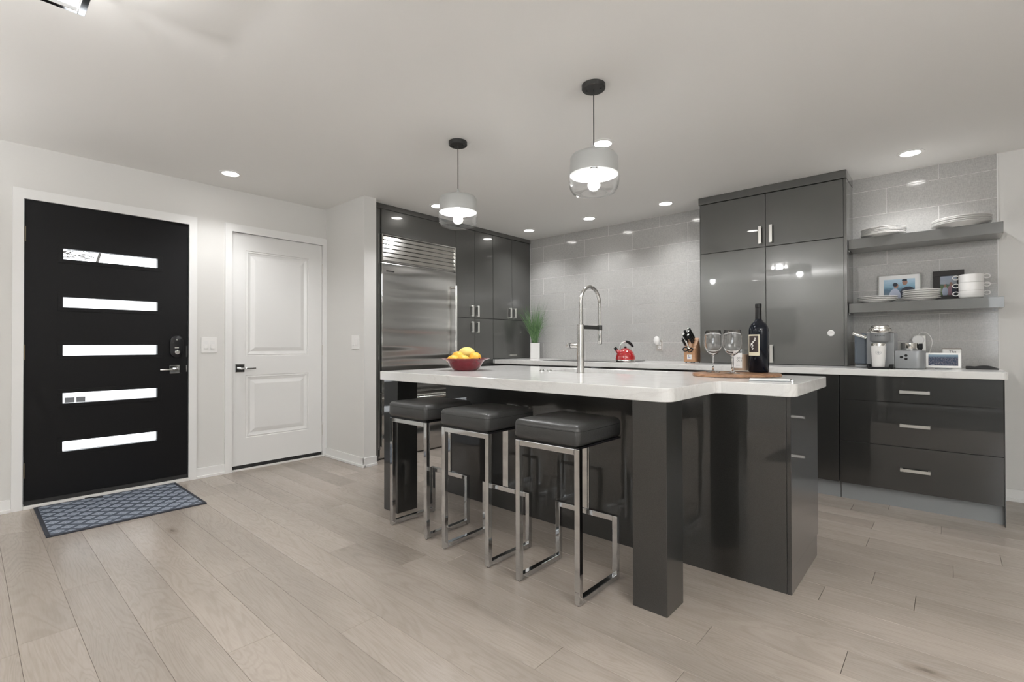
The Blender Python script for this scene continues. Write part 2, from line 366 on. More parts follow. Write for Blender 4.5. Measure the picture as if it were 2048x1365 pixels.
def prism(bm, outer, z0, z1, holes=(), bev=0.0):
    loops = [outer] + list(holes); layers = []
    for z in (z1, z0):
        es = []; rings = []
        for lp in loops:
            vs = [bm.verts.new((x, y, z)) for x, y in lp]; rings.append(vs)
            es += [bm.edges.new((vs[i], vs[(i + 1) % len(vs)])) for i in range(len(vs))]
        bmesh.ops.triangle_fill(bm, use_beauty=True, use_dissolve=False, edges=es)
        layers.append(rings)
    side = []
    for a, b in zip(*layers):
        for i in range(len(a)):
            j = (i + 1) % len(a); side.append(bm.faces.new((a[i], a[j], b[j], b[i])))
    bmesh.ops.recalc_face_normals(bm, faces=bm.faces)
    if bev:
        es = [e for e in bm.edges if len(e.link_faces) == 2 and abs(e.verts[0].co.z - e.verts[1].co.z) < 1e-6 and e.calc_face_angle(0) > 1.2]
        bmesh.ops.bevel(bm, geom=es, offset=bev, segments=2, profile=0.5, affect='EDGES')
    return bm
def spline(pts, n=6):
    P = [Vector(p) for p in pts]; P = [P[0]] + P + [P[-1]]; out = []
    for a, b, c, d in zip(P, P[1:], P[2:], P[3:]):
        for k in range(n):
            t = k / n; out.append(.5 * ((2 * b) + (c - a) * t + (2 * a - 5 * b + 4 * c - d) * t * t + (3 * b - a - 3 * c + d) * t ** 3))
    return out + [P[-1]]
def ell(bm, c, r, seg=20, rings=12, M3=None):
    res = bmesh.ops.create_uvsphere(bm, u_segments=seg, v_segments=rings, radius=1)
    for v in res['verts']:
        p = Vector((v.co.x * r[0], v.co.y * r[1], v.co.z * r[2]))
        if M3: p = M3 @ p
        v.co = p + Vector(c)
    return bm
def xf(bm, mtx): bmesh.ops.transform(bm, matrix=mtx, verts=bm.verts); return bm
def rotz(a): return Matrix.Rotation(a, 4, 'Z')

ORIG = {}
def origin(p): return ORIG.get(p.name, Vector((0, 0, 0))) if p else Vector((0, 0, 0))
def obj(name, bm, m, parent=None, loc=None, smooth=False, angle=35):
    """mesh built in world coordinates -> object; with a parent it sits in the parent's space"""
    o0 = origin(parent) if parent else Vector(loc or (0, 0, 0))
    bmesh.ops.translate(bm, vec=-o0, verts=bm.verts)
    me = bpy.data.meshes.new(name); bm.to_mesh(me); bm.free()
    me.materials.append(m)
    if smooth:
        me.polygons.foreach_set('use_smooth', [True] * len(me.polygons))
        me.set_sharp_from_angle(angle=math.radians(angle))
    o = bpy.data.objects.new(name, me); C.collection.objects.link(o)
    if parent: o.parent = parent
    else: o.location = o0
    ORIG[o.name] = o0.copy()
    return o
def tag(o, label, cat, group=None):
    o['label'] = label; o['category'] = cat
    if group: o['group'] = group
    return o
def thing(name, label, cat, loc=(0, 0, 0), group=None):
    o = bpy.data.objects.new(name, None); C.collection.objects.link(o); o.location = loc
    o.empty_display_size = 0.05
    ORIG[o.name] = Vector(loc); return tag(o, label, cat, group)
def struct(name, bm, m, **kw):
    o = obj(name, bm, m, **kw); o['kind'] = 'structure'; return o
def bx(name, m, parent, x0, x1, y0, y1, z0, z1, bev=0.0, **kw):
    return obj(name, box(NB(), x0, x1, y0, y1, z0, z1, bev), m, parent, **kw)
def dup(root, loc, label, rot=0.0):
    c = root.copy(); C.collection.objects.link(c); c.location = loc; c.rotation_euler = (0, 0, rot); c['label'] = label
    for ch in list(root.children):
        d = ch.copy(); C.collection.objects.link(d); d.parent = c
        for g in list(ch.children):
            e = g.copy(); C.collection.objects.link(e); e.parent = d
    return c
def text(name, s, size, m, parent, loc, rot, align='CENTER', ext=0.0004):
    cu = bpy.data.curves.new(name, 'FONT'); cu.body = s; cu.size = size; cu.align_x = align; cu.align_y = 'CENTER'; cu.extrude = ext
    cu.materials.append(m)
    tmp = bpy.data.objects.new('tmp', cu); me = bpy.data.meshes.new_from_object(tmp); me.name = name
    bpy.data.objects.remove(tmp); bpy.data.curves.remove(cu)
    o = bpy.data.objects.new(name, me); C.collection.objects.link(o); o.parent = parent
    o.location = Vector(loc) - origin(parent); o.rotation_euler = rot; return o

# ------------------------------------------------------------------ room shell
XL, YT, XF, YJ, H = -4.566, 4.809, -3.973, 2.37, 2.417
YR, XR = -3.0, 2.6
YW = YT + 0.008                                   # painted wall face behind the tile
fl = struct('floor', box(NB(), -4.8, XR + .2, YR - .2, 5.0, -0.12, -0.010), M['plank'])
struct('ceiling', box(NB(), -4.8, XR + .2, YR - .2, 5.0, H, H + 0.1), M['ceiling'])
# planks, courses along x; measured end joints first, the rest staggered
PW, Y0 = 0.1622, 0.135
joint = {0: [-2.515], 1: [-2.923], 2: [-2.26], 3: [-1.896], 4: [-2.54], 5: [-2.992, -1.71], 6: [-2.2], 7: [-2.417], 8: [-3.325],
         14: [-.418], 16: [-.266], 18: [.01], 19: [-.336], 20: [.19], 21: [-.342], 22: [-.037], 24: [-.30]}
for k in range(-8, 29):
    y0, y1 = Y0 + PW * k + .0004, Y0 + PW * (k + 1) - .0004
    y1 = min(y1, YW)
    if y1 - y0 < 0.02: continue
    x_lo, x_hi = (XL - .1 if y0 < YJ else -4.0), 1.7
    js = list(joint.get(k, [-2.6 + random.uniform(-1, 1)]))
    while js[-1] < x_hi: js.append(js[-1] + random.uniform(1.2, 1.85))
    while js[0] > x_lo: js.insert(0, js[0] - random.uniform(1.2, 1.85))
    for a, b in zip(js, js[1:]):
        a, b = max(a, x_lo) + .0008, min(b, x_hi) - .0008
        if b - a < 0.06: continue
        cx, cy = (a + b) / 2, (y0 + y1) / 2; hx, hy, c = (b - a) / 2, (y1 - y0) / 2, 0.0007
        bm = NB()
        lo = [bm.verts.new((cx + sx * hx, cy + sy * hy, -0.010)) for sx, sy in ((-1, -1), (1, -1), (1, 1), (-1, 1))]
        mi = [bm.verts.new((cx + sx * hx, cy + sy * hy, -c)) for sx, sy in ((-1, -1), (1, -1), (1, 1), (-1, 1))]
        hi = [bm.verts.new((cx + sx * (hx - c), cy + sy * (hy - c), 0)) for sx, sy in ((-1, -1), (1, -1), (1, 1), (-1, 1))]
        bm.faces.new(hi)
        for i in range(4):
            j = (i + 1) % 4
            bm.faces.new((lo[i], lo[j], mi[j], mi[i])); bm.faces.new((mi[i], mi[j], hi[j], hi[i]))
        o = obj('plank', bm, M['plank'], None, loc=(cx, cy, 0)); o.parent = fl; ORIG[o.name] = Vector((cx, cy, 0))

# left wall with two door openings
FD0, FD1, WD0, WD1, DT = 0.255, 1.210, 1.516, 2.338, 2.068
bm = NB(); xw = XL - 0.14
box(bm, xw, XL, YR - .1, FD0, 0, H); box(bm, xw, XL, FD1, WD0, 0, H); box(bm, xw, XL, WD1, YJ, 0, H)
box(bm, xw, XL, FD0, FD1, DT, H); box(bm, xw, XL, WD0, WD1, DT, H)
struct('wall_left', bm, M['wall'])
struct('wall_jog', box(NB(), xw, -3.875, YJ, 2.492, 0, H), M['wall'])
struct('wall_fridge', box(NB(), xw, XL - 0.08, 2.492, YW, 0, H), M['wall'])
wb = struct('wall_back', box(NB(), xw, XR + .1, YW, YW + .12, 0, H), M['wall'])
bm = NB()
box(bm, xw, .5, YR - .1, YR, 0, H); box(bm, 2.45, XR, YR - .1, YR, 0, H); box(bm, .5, 2.45, YR - .1, YR, 0, .75); box(bm, .5, 2.45, YR - .1, YR, 2.1, H)
struct('wall_rear', bm, M['wall'])
bm = NB()
box(bm, XR, XR + .1, YR - .1, YW, 0, H)
struct('wall_right', bm, M['wall'])
def window(name, x0, x1, y0, y1, z0, z1):
    along_x = (x1 - x0) > (y1 - y0); bm = NB(); t = .05
    if along_x:
        for a, b in ((x0, x0 + t), (x1 - t, x1), ((x0 + x1) / 2 - t / 2, (x0 + x1) / 2 + t / 2)): box(bm, a, b, y0, y1, z0, z1)
        for a, b in ((z0, z0 + t), (z1 - t, z1)): box(bm, x0, x1, y0, y1, a, b)
    else:
        for a, b in ((y0, y0 + t), (y1 - t, y1), ((y0 + y1) / 2 - t / 2, (y0 + y1) / 2 + t / 2)): box(bm, x0, x1, a, b, z0, z1)
        for a, b in ((z0, z0 + t), (z1 - t, z1)): box(bm, x0, x1, y0, y1, a, b)
    w = struct(name, bm, M['trim'])
    if along_x: g = box(NB(), x0 + t, x1 - t, (y0 + y1) / 2 - .003, (y0 + y1) / 2 + .003, z0 + t, z1 - t)
    else: g = box(NB(), (x0 + x1) / 2 - .003, (x0 + x1) / 2 + .003, y0 + t, y1 - t, z0 + t, z1 - t)
    obj('pane', g, M['pane'], w)
window('window_1', .5, 2.45, YR - .08, YR - .02, .75, 2.1)

# casings, baseboards, sills
def casing(name, y0, y1, w0, w1, top):
    bm = NB(); o_ = .066
    prism(bm, [(y0, 0), (y0 + w0, 0), (y0 + w0, top - o_), (y1 - w1, top - o_), (y1 - w1, 0), (y1, 0), (y1, top), (y0, top)], 0, .018)
    xf(bm, Matrix(((0, 0, 1, XL), (1, 0, 0, 0), (0, 1, 0, 0), (0, 0, 0, 1))))
    return struct(name, bm, M['trim'])
casing('trim_1', .209, 1.26, .053, .055, 2.1245)
casing('trim_2', 1.468, YJ - .001, .054, .035, 2.1245)
def base(name, pts, m=M['trim'], h=.082, t=.013):
    """board with a quarter-round shoe along segments (x0,y0,x1,y1,nx,ny)"""
    bm = NB()
    for x0, y0, x1, y1, nx, ny in pts:
        xa, xb = sorted((x0, x1)); ya, yb = sorted((y0, y1))
        for tt, hh in ((t, h), (t + .014, .02)):
            X0, X1 = (xa, xb) if nx == 0 else ((xa, xa + tt) if nx > 0 else (xa - tt, xa))
            Y0_, Y1_ = (ya, yb) if ny == 0 else ((ya, ya + tt) if ny > 0 else (ya - tt, ya))
            box(bm, X0, X1, Y0_, Y1_, 0, hh, .002)
    return struct(name, bm, m)
base('baseboard_left', [(XL, YR, XL, .209, 1, 0), (XL, 1.26, XL, 1.468, 1, 0)])
base('baseboard_jog', [(XL + .02, YJ, -3.875 + .027, YJ, 0, -1), (-3.875, YJ - .013, -3.875, 2.492, 1, 0)])
base('baseboard_back', [(.262, YW, XR, YW, 0, -1)])
base('baseboard_rear', [(XL, YR, XR, YR, 0, 1)])
base('baseboard_right', [(XR, YR, XR, YW, -1, 0)])
struct('trim_3', box(NB(), XL - .12, XL + .03, FD0 + .008, FD1 - .006, 0, .022, .003), M['threshold'])
struct('trim_4', box(NB(), XL - .12, XL + .012, WD0 + .008, WD1 - .004, 0, .014, .003), M['threshold'])

# ---- door_1: black entry door with five horizontal lites
SX = XL - .006; SB = SX - .045
d1 = bpy.data.objects.new('door_1', None); C.collection.objects.link(d1); d1['kind'] = 'structure'
d1.location = (SX, .269, 0); ORIG['door_1'] = Vector((SX, .269, 0))
d1['label'] = 'black front door with five horizontal glass slots'
y0, y1, z0, z1 = .268, 1.199, .026, 2.060
lites = [(1.684, 1.757), (1.350, 1.420), (1.014, 1.087), (.682, .754), (.349, .419)]
LY0, LY1 = .457, 1.0
bm = NB()
box(bm, SB, SX, y0, LY0, z0, z1); box(bm, SB, SX, LY1, y1, z0, z1)
zs = [z1] + [v for a, b in lites for v in (b, a)] + [z0]
for i in range(0, len(zs), 2): box(bm, SB, SX, LY0, LY1, zs[i + 1], zs[i])
obj('door_slab', bm, M['door_black'], d1)
for a, b in lites:
    bm = NB(); t, e = .012, SX + .003
    for q in ((LY0 - .028, LY1 + .028, b, b + .028), (LY0 - .028, LY1 + .028, a - .028, a), (LY0 - .028, LY0, a, b), (LY1, LY1 + .028, a, b)):
        box(bm, SX, e, *q, .001)
    fr = obj('lite_frame', bm, M['door_black'], d1)
    obj('pane', box(NB(), SX - .026, SX - .020, LY0, LY1, a, b), M['pane'], fr)
for z in (.254, 1.04, 1.829): bx('hinge', M['brass'], d1, XL - .004, XL + .0012, .2655, .2725, z - .051, z + .051, .002)
# keypad deadbolt
bm = NB(); prof = [(1.078, 1.152), (1.165, 1.152), (1.165, 1.02)] + arc2(1.1215, 1.03, .0435, 0, -PI, 10)
prof = arc2(1.1215, 1.12, .0435, 0, PI, 10) + arc2(1.1215, 1.03, .0435, PI, 2 * PI, 10)
prism(bm, [(y, z) for y, z in prof], 0, .022, bev=.003)
xf(bm, Matrix(((0, 0, 1, SX), (1, 0, 0, 0), (0, 1, 0, 0), (0, 0, 0, 1))))
lk = obj('deadbolt', bm, M['black_plastic'], d1, smooth=True)
def disc_x(x0, x1, y, z, r, seg=24):
    bm = NB(); lathe(bm, [(r, x0), (r, x1 - r * .12), (r * .85, x1)], seg)
    return xf(bm, Matrix(((0, 0, 1, 0), (1, 0, 0, y), (0, 1, 0, z), (0, 0, 0, 1))))
obj('keyhole', disc_x(SX + .022, SX + .026, 1.1215, 1.128, .006, 16), M['chrome'], lk, smooth=True)
obj('thumb_turn', disc_x(SX + .022, SX + .04, 1.1215, 1.03, .017), M['chrome'], lk, smooth=True)
bx('thumb_grip', M['chrome'], lk, SX + .04, SX + .054, 1.106, 1.137, 1.026, 1.036, .003)
bx('name_badge', M['nickel'], lk, SX + .022, SX + .0235, 1.108, 1.135, 1.062, 1.069)
ro = bx('handle_rose', M['chrome'], d1, SX, SX + .009, 1.078, 1.146, .862, .928, .003)
bm = disc_x(SX + .009, SX + .05, 1.118, .896, .011)
box(bm, SX + .04, SX + .056, 1.005, 1.125, .889, .901, .003)
obj('lever', bm, M['chrome'], ro, smooth=True)
bx('latch_plate', M['chrome'], d1, SX - .002, SX + .0015, 1.19, 1.1985, .87, .925)
bx('latch_plate', M['dark_metal'], d1, SX - .002, SX + .0015, 1.19, 1.1985, .99, 1.08)
bx('bottom_sweep', M['rubber'], d1, SX - .002, SX + .006, y0, y1, .022, .05)
struct('trim_5', box(box(box(NB(), SB - .04, XL, FD0 - .001, y0 - .003, 0, DT), SB - .04, XL, y1 + .003, FD1 + .001, 0, DT), SB - .04, XL, FD0, FD1, z1 + .004, DT + .001), M['door_black'])

# ---- door_2: white two-panel door
d2 = bpy.data.objects.new('door_2', None); C.collection.objects.link(d2); d2['kind'] = 'structure'
d2.location = (SX, 1.528, 0); ORIG['door_2'] = Vector((SX, 1.528, 0))
d2['label'] = 'white two panel interior door with square lever plate'
y0, y1, z0, z1 = 1.527, 2.331, .045, 2.056
P1, P2 = (1.637, 2.200, .989, 1.913), (1.637, 2.200, .277, .822)
bm = NB()
box(bm, SB, SX, y0, P1[0], z0, z1); box(bm, SB, SX, P1[1], y1, z0, z1)
for a, b in ((z0, P2[2]), (P2[3], P1[2]), (P1[3], z1)): box(bm, SB, SX, P1[0], P1[1], a, b)
obj('door_slab', bm, M['door_white'], d2)
for (pa, pb, qa, qb) in (P1, P2):
    bm = NB(); rings = []
    for ins, dep in ((0, 0), (.004, -.006), (.016, -.002), (.020, -.007), (.034, -.011), (.042, -.013), (.075, -.003), (.08, -.0025)):
        rings.append([bm.verts.new((SX + dep, y, z)) for y, z in ((pa + ins, qa + ins), (pb - ins, qa + ins), (pb - ins, qb - ins), (pa + ins, qb - ins))])
    for a, b in zip(rings, rings[1:]):
        for i in range(4): bm.faces.new((a[i], a[(i + 1) % 4], b[(i + 1) % 4], b[i]))
    bm.faces.new(rings[-1]); bmesh.ops.recalc_face_normals(bm, faces=bm.faces)
    obj('door_panel', bm, M['door_white'], d2)
for z in (.257, 1.035, 1.828): bx('hinge', M['nickel'], d2, XL - .006, XL + .008, 2.331, 2.345, z - .052, z + .052, .002)
ro = bx('handle_rose', M['chrome'], d2, SX, SX + .010, 1.551, 1.626, .85, .924, .003)
bm = disc_x(SX + .01, SX + .05, 1.589, .884, .011); box(bm, SX + .04, SX + .056, 1.58, 1.705, .877, .889, .003)
obj('lever', bm, M['chrome'], ro, smooth=True)
bx('bottom_sweep', M['rubber'], d2, SX - .03, SX - .004, y0 + .003, y1 - .003, .014, .046)
struct('trim_6', box(box(box(NB(), SB - .04, XL, WD0 - .001, y0 - .003, 0, DT), SB - .04, XL, y1 + .003, WD1 + .001, 0, DT), SB - .04, XL, WD0, WD1, z1 + .005, DT + .001), M['trim'])
struct('wall_hall', box(NB(), xw - .3, xw - .2, 1.4, 2.5, 0, H), M['wall'])

# ---- backsplash tiles (children of the back wall)
obj('grout', box(NB(), XF - .3, .262, YT + .0015, YW + .001, .88, H), M['grout'], wb)
bx('edge_trim', M['trim'], wb, .262, .2675, YT - .001, YW, .914, H)
ZR = [.914, 1.105, 1.307, 1.508, 1.708, 1.908, 2.108, 2.306, H]
def tiles(x_lo, x_hi, odd0, even0):
    for i in range(8):
        z0, z1 = ZR[i], ZR[i + 1]
        x = (odd0 if i % 2 == 0 else even0)
        while x > x_lo: x -= .6065
        while x < x_hi:
            e_ = x + .6065
            if x_hi - e_ < .03: e_ = x_hi
            a, b = max(x, x_lo) + .0014, min(e_, x_hi) - .0014
            if b - a > .035:
                o = obj('tile', box(NB(), a, b, YT, YT + .004, z0 + .0014, z1 - .0014, .0007, 1), M['tile'], None, loc=((a + b) / 2, YT, (z0 + z1) / 2))
                o.parent = wb; ORIG[o.name] = o.location.copy()
            x += .6065
tiles(XF, -1.55, -3.757, -3.445)
tiles(-.62, .262, -.353, -.045)

# ------------------------------------------------------------------ cabinets
def handle(parent, axis, c, L, face, out, h=.022):
    """flat bar handle: axis 'x','y','z' = bar direction; face = plane coordinate, out = +-1 normal along out axis name"""
    oa, s = out; bm = NB(); st = .028; t = .007
    def b3(lo, hi): box(bm, lo[0], hi[0], lo[1], hi[1], lo[2], hi[2], .0012, 1)
    ia = 'xyz'.index(axis); io = 'xyz'.index(oa); iw = 3 - ia - io
    def mk(a0, a1, o0, o1, w0, w1):
        lo, hi = [0] * 3, [0] * 3
        lo[ia], hi[ia] = a0, a1; lo[io], hi[io] = sorted((face + s * o0, face + s * o1)); lo[iw], hi[iw] = w0, w1
        b3(lo, hi)
    ca, cw = c
    mk(ca - L / 2, ca + L / 2, st - t, st, cw - h / 2, cw + h / 2)
    for e in (-1, 1):
        q = ca + e * (L / 2 - .006); mk(q - .006, q + .006, 0, st - t, cw - h / 2, cw + h / 2)
    return obj('handle', bm, M['nickel'], parent)
T = .019                                           # door thickness
# refrigerator surround
s = thing('refrigerator_surround', 'glossy slate panel framing the steel refrigerator up to the ceiling', 'cabinet', (XF, 3.0, 0))
bx('top_panel', M['gloss'], s, XF - T, XF, 2.612, 3.546, 2.139, 2.368, .001)
bx('top_fascia', M['gloss'], s, XF - T, XF + .006, 2.496, 4.806, 2.370, H - .001, .001)
bx('side_filler', M['gloss'], s, XF - .55, XF, 2.496, 2.580, .0, 2.368, .001)
bx('side_stile', M['gloss'], s, XF - .50, XF - .012, 2.583, 2.608, .10, 2.368, .001)
bx('edge_strip', M['chrome'], s, XF - .02, XF + .001, 2.580, 2.584, .12, 2.13)
# pantry (two tall doors over two lower doors) and its neighbour
p = thing('pantry_cabinet', 'tall slate gloss pantry with four doors between refrigerator and grass plant', 'cabinet', (XF, 3.83, 0))
bx('carcass', M['gloss_edge'], p, XF - .56, XF - T - .001, 3.549, 4.122, .1, 2.368)
bx('toe_kick', M['kick'], p, XF - .5, XF - .07, 3.549, 4.122, 0, .1)
for ya, yb, hy in ((3.549, 3.827, 3.782), (3.831, 4.121, 3.868)):
    d = bx('door', M['gloss'], p, XF - T, XF, ya, yb, 1.388, 2.366, .0012); handle(d, 'z', (1.463, hy), .122, XF, ('x', 1))
    d = bx('door', M['gloss'], p, XF - T, XF, ya, yb, .104, 1.382, .0012); handle(d, 'z', (1.283, hy), .122, XF, ('x', 1))
g = thing('corner_cabinet', 'slate gloss corner cabinet on the worktop with lift up door behind the grass plant', 'cabinet', (XF, 4.46, .914))
bx('carcass', M['gloss_edge'], g, XF - .56, XF - T - .001, 4.126, 4.806, .918, 2.368)
for ya, yb, hy in ((4.126, 4.455, 4.418), (4.459, 4.804, 4.500)):
    d = bx('door', M['gloss'], g, XF - T, XF, ya, yb, 1.388, 2.366, .0012); handle(d, 'z', (1.468, hy), .122, XF, ('x', 1))
d = bx('lift_door', M['gloss'], g, XF - T, XF, 4.126, 4.804, .922, 1.382, .0012); handle(d, 'y', (4.456, .958), .122, XF, ('x', 1), .018)

# refrigerator
f = thing('refrigerator', 'built-in stainless steel refrigerator with louvred top grille', 'refrigerator', (XF, 3.08, 0))
FA, FB = 2.614, 3.543; XD = XF + .004
bx('body', M['stainless_plain'], f, XF - .58, XF - .03, FA, FB, .03, 2.134)
gr = obj('grille_frame', box(box(box(box(NB(), XF - .03, XD, FA, FA + .012, 1.872, 2.135), XF - .03, XD, FB - .012, FB, 1.872, 2.135),
         XF - .03, XD, FA + .012, FB - .012, 2.127, 2.135), XF - .03, XD, FA + .012, FB - .012, 1.872, 1.884), M['stainless_plain'], f)
obj('grille_back', box(NB(), XF - .034, XF - .03, FA, FB, 1.872, 2.134), M['shadow_gap'], f)
for i in range(6):
    z = 1.888 + i * .0398
    bm = NB(); v = [bm.verts.new(q) for q in ((XF - .016, FA + .013, z + .036), (XF - .016, FB - .013, z + .036), (XF - .011, FB - .013, z + .037), (XF - .011, FA + .013, z + .037),
         (XF - .001, FA + .013, z), (XF - .001, FB - .013, z), (XF - .006, FB - .013, z - .001), (XF - .006, FA + .013, z - .001))]
    for q in ((0, 1, 2, 3), (3, 2, 5, 4), (4, 5, 6, 7), (7, 6, 1, 0), (0, 3, 4, 7), (1, 6, 5, 2)): bm.faces.new([v[a] for a in q])
    bmesh.ops.recalc_face_normals(bm, faces=bm.faces); obj('slat', bm, M['steel'], gr)
dr = bx('door', M['stainless'], f, XF - .028, XD, FA, FB, .632, 1.862, .003)
bm = NB(); tube(bm, [(XF + .055, 3.500, .70), (XF + .055, 3.500, 1.715)], .0135, 16)
for z in (.74, 1.695): tube(bm, [(XD, 3.478, z), (XF + .055, 3.500, z)], .012, 12)
obj('door_handle', bm, M['steel'], dr, smooth=True)
bg = bx('badge', M['dark_metal'], dr, XD, XD + .003, 2.664, 2.752, 1.781, 1.793)
dw = bx('freezer_drawer', M['stainless'], f, XF - .028, XD, FA, FB, .125, .622, .003)
bm = NB(); tube(bm, [(XF + .055, FA + .02, .560), (XF + .055, FB - .02, .560)], .0135, 16)
for y in (FA + .06, FB - .06): tube(bm, [(XD, y, .560), (XF + .055, y, .560)], .012, 12)
obj('drawer_handle', bm, M['steel'], dw, smooth=True)
bx('toe_grille', M['stainless_plain'], f, XF - .1, XF - .05, FA, FB, .0, .118)

# base cabinets along the tiled wall
YD, YK = 4.083, 4.139
def base_unit(name, label, xa, xb, fronts, vert=None):
    b = thing(name, label, 'cabinet', ((xa + xb) / 2, YD, 0), 'base cabinets along the tiled wall')
    bx('carcass', M['gloss_edge'], b, xa + .001, xb - .001, YD + T + .001, YT - .01, .12, .868)
    bx('toe_kick', M['kick'], b, xa + .001, xb - .001, YK, YK + .016, .0, .118)
    for za, zb, kind in fronts:
        d = bx(kind, M['gloss_shaded'], b, xa + .0015, xb - .0015, YD, YD + T, za, zb, .0012)
        if kind == 'drawer' or vert is None:
            hz = zb - (.098 if zb > .8 and xb > 0 else .145 if xb > 0 else .03)
            handle(d, 'x', ((xa + xb) / 2, hz), .152, YD, ('y', -1), .02)
    return b
base_unit('base_cabinet', 'lower slate cabinet in the corner beneath the grass plant', -3.96, -3.245, [(.12, .868, 'door')], 1)
base_unit('base_cabinet', 'lower slate drawer cabinet beneath the black cooktop', -3.243, -2.334, [(.55, .868, 'drawer'), (.12, .546, 'drawer')])
base_unit('base_cabinet', 'lower slate cabinet between the kettle and the knife block', -2.332, -1.647, [(.12, .868, 'door')], 1)
base_unit('base_cabinet', 'plain lower slate cabinet just left of the three drawers', -1.645, -.574, [(.12, .868, 'door')], 1)
e = base_unit('drawer_cabinet', 'glossy black three drawer cabinet at the right end below the coffee maker', -.571, .243, [(.700, .868, 'drawer'), (.412, .6965, 'drawer'), (.12, .4085, 'drawer')])
bx('end_panel', M['gloss_shaded'], e, .243, .247, YD + .001, YT - .005, .0, .868)
# back worktop, notched round the pantry
CF = 4.053
bm = NB()
outl = [(-3.88, CF), (.215, CF)] + arc2(.235, CF + .028, .028, -PI / 2, 0, 5) + [(.263, YT - .001), (XF - .12, YT - .001), (XF - .12, 4.1305), (XF + .004, 4.1305)]
cook_hole = [(-3.23, 4.17), (-2.35, 4.17), (-2.35, 4.64), (-3.23, 4.64)]
prism(bm, outl, .8695, .914, [cook_hole], .003)
tag(obj('worktop', bm, M['quartz'], None, loc=(-1.8, CF, .87)), 'long white quartz worktop along the tiled wall', 'worktop')
# cooktop
ck = thing('cooktop', 'black glass cooktop let into the white worktop below the tiles', 'cooktop', (-2.79, 4.4, .914))
obj('glass_plate', prism(NB(), [(-3.255, 4.148), (-2.325, 4.148), (-2.325, 4.662), (-3.255, 4.662)], .9145, .9195, bev=.0015), M['black_glass'], ck)
for cx, cy, r in ((-3.03, 4.27, .09), (-3.03, 4.53, .07), (-2.55, 4.27, .07), (-2.55, 4.53, .09), (-2.79, 4.45, .11)):
    bm = NB(); n = 40
    a = [bm.verts.new((cx + r * math.cos(2 * PI * i / n), cy + r * math.sin(2 * PI * i / n), .9198)) for i in range(n)]
    b = [bm.verts.new((cx + (r - .003) * math.cos(2 * PI * i / n), cy + (r - .003) * math.sin(2 * PI * i / n), .9198)) for i in range(n)]
    for i in range(n): bm.faces.new((a[i], a[(i + 1) % n], b[(i + 1) % n], b[i]))
    obj('burner_ring', bm, M['grey_ink'], ck)
obj('under_box', box(NB(), -3.225, -2.355, 4.175, 4.635, .872, .9145), M['black_plastic'], ck)
# tall cabinet standing on the worktop
YC = 4.480
t = thing('tall_cabinet', 'tall glossy grey four door cabinet standing on the worktop up to the ceiling', 'cabinet', (-1.13, YC, .914))
bx('carcass', M['gloss_edge'], t, -1.684, -.592, YC + T + .001, YT - .005, .917, 2.35)
bx('side_panel', M['gloss'], t, -1.692, -1.6845, YC + .004, YT - .002, .917, 2.352, .001)
bx('side_panel', M['gloss'], t, -.592, -.573, YC + .002, YT - .002, .917, 2.352, .001)
bx('crown', M['gloss'], t, -1.697, -.5705, YC - .012, YT - .002, 2.354, H - .001, .001)
for xa, xb, hx in ((-1.682, -1.141, -1.178), (-1.137, -.594, -1.095)):
    d = bx('door', M['gloss'], t, xa, xb, YC, YC + T, 1.906, 2.350, .0012); handle(d, 'z', (2.005, hx), .148, YC, ('y', -1), .024)
    d = bx('door', M['gloss'], t, xa, xb, YC, YC + T, .919, 1.901, .0012); handle(d, 'z', (1.005, hx), .148, YC, ('y', -1), .024)
pu = bx('cable_grommet', M['white_plastic'], t, -.80, -.80, YC, YC, 1.17, 1.17) if False else None
bm = NB(); lathe(bm, [(.0, 0), (.02, 0), (.024, .003), (.018, .007), (.008, .004), (0, .004)], 24)
xf(bm, Matrix(((1, 0, 0, -.678), (0, 0, -1, YC), (0, 1, 0, 1.168), (0, 0, 0, 1))))
obj('round_sensor', bm, M['white_plastic'], t, smooth=True)
# floating shelves
def shelf(label, z0, z1, xr):
    s = thing('floating_shelf', label, 'shelf', (-.15, 4.68, z0))
    bx('shelf_board', M['gloss'], s, -.570, xr, 4.550, YT - .0005, z0, z1, .001)
    bx('wall_bracket', M['nickel'], s, -.5725, -.5705, 4.58, 4.62, z0 - .014, z0 - .002, .001)
    return s
shelf('upper thick grey floating shelf carrying two stacks of large plates', 1.815, 1.890, .277)
shelf('lower thick grey floating shelf carrying photo frames, plates and soup cups', 1.324, 1.394, .278)
# ------------------------------------------------------------------ island
ZT, ZB = .9097, .8544
i = thing('kitchen_island', 'glossy black kitchen island with two square posts under a white top', 'kitchen island', (-1.64, 2.4, 0))
bx('support_post', M['gloss_shaded'], i, -2.791, -2.640, 1.855, 2.011, 0, ZB - .001, .0015)
bx('support_post', M['gloss_shaded'], i, -.984, -.835, 1.855, 2.011, 0, ZB - .001, .0015)
bx('back_panel', M['gloss_shaded'], i, -2.756, -.527, 2.375, 2.394, 0, ZB - .001, .001)
bx('end_panel', M['gloss_shaded'], i, -2.776, -2.757, 2.375, 2.93, .0, ZB - .001, .001)
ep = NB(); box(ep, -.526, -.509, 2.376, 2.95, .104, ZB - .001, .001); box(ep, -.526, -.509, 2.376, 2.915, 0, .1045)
obj('end_panel', ep, M['gloss_shaded'], i)
cb = NB(); box(cb, -2.756, -2.07, 2.395, 2.93, .1, ZB - .002); box(cb, -1.3, -.527, 2.395, 2.93, .1, ZB - .002); box(cb, -2.07, -1.3, 2.395, 2.93, .1, .62)
obj('carcass', cb, M['gloss_edge'], i)
bx('toe_kick', M['kick'], i, -2.756, -.527, 2.86, 2.88, 0, .1)
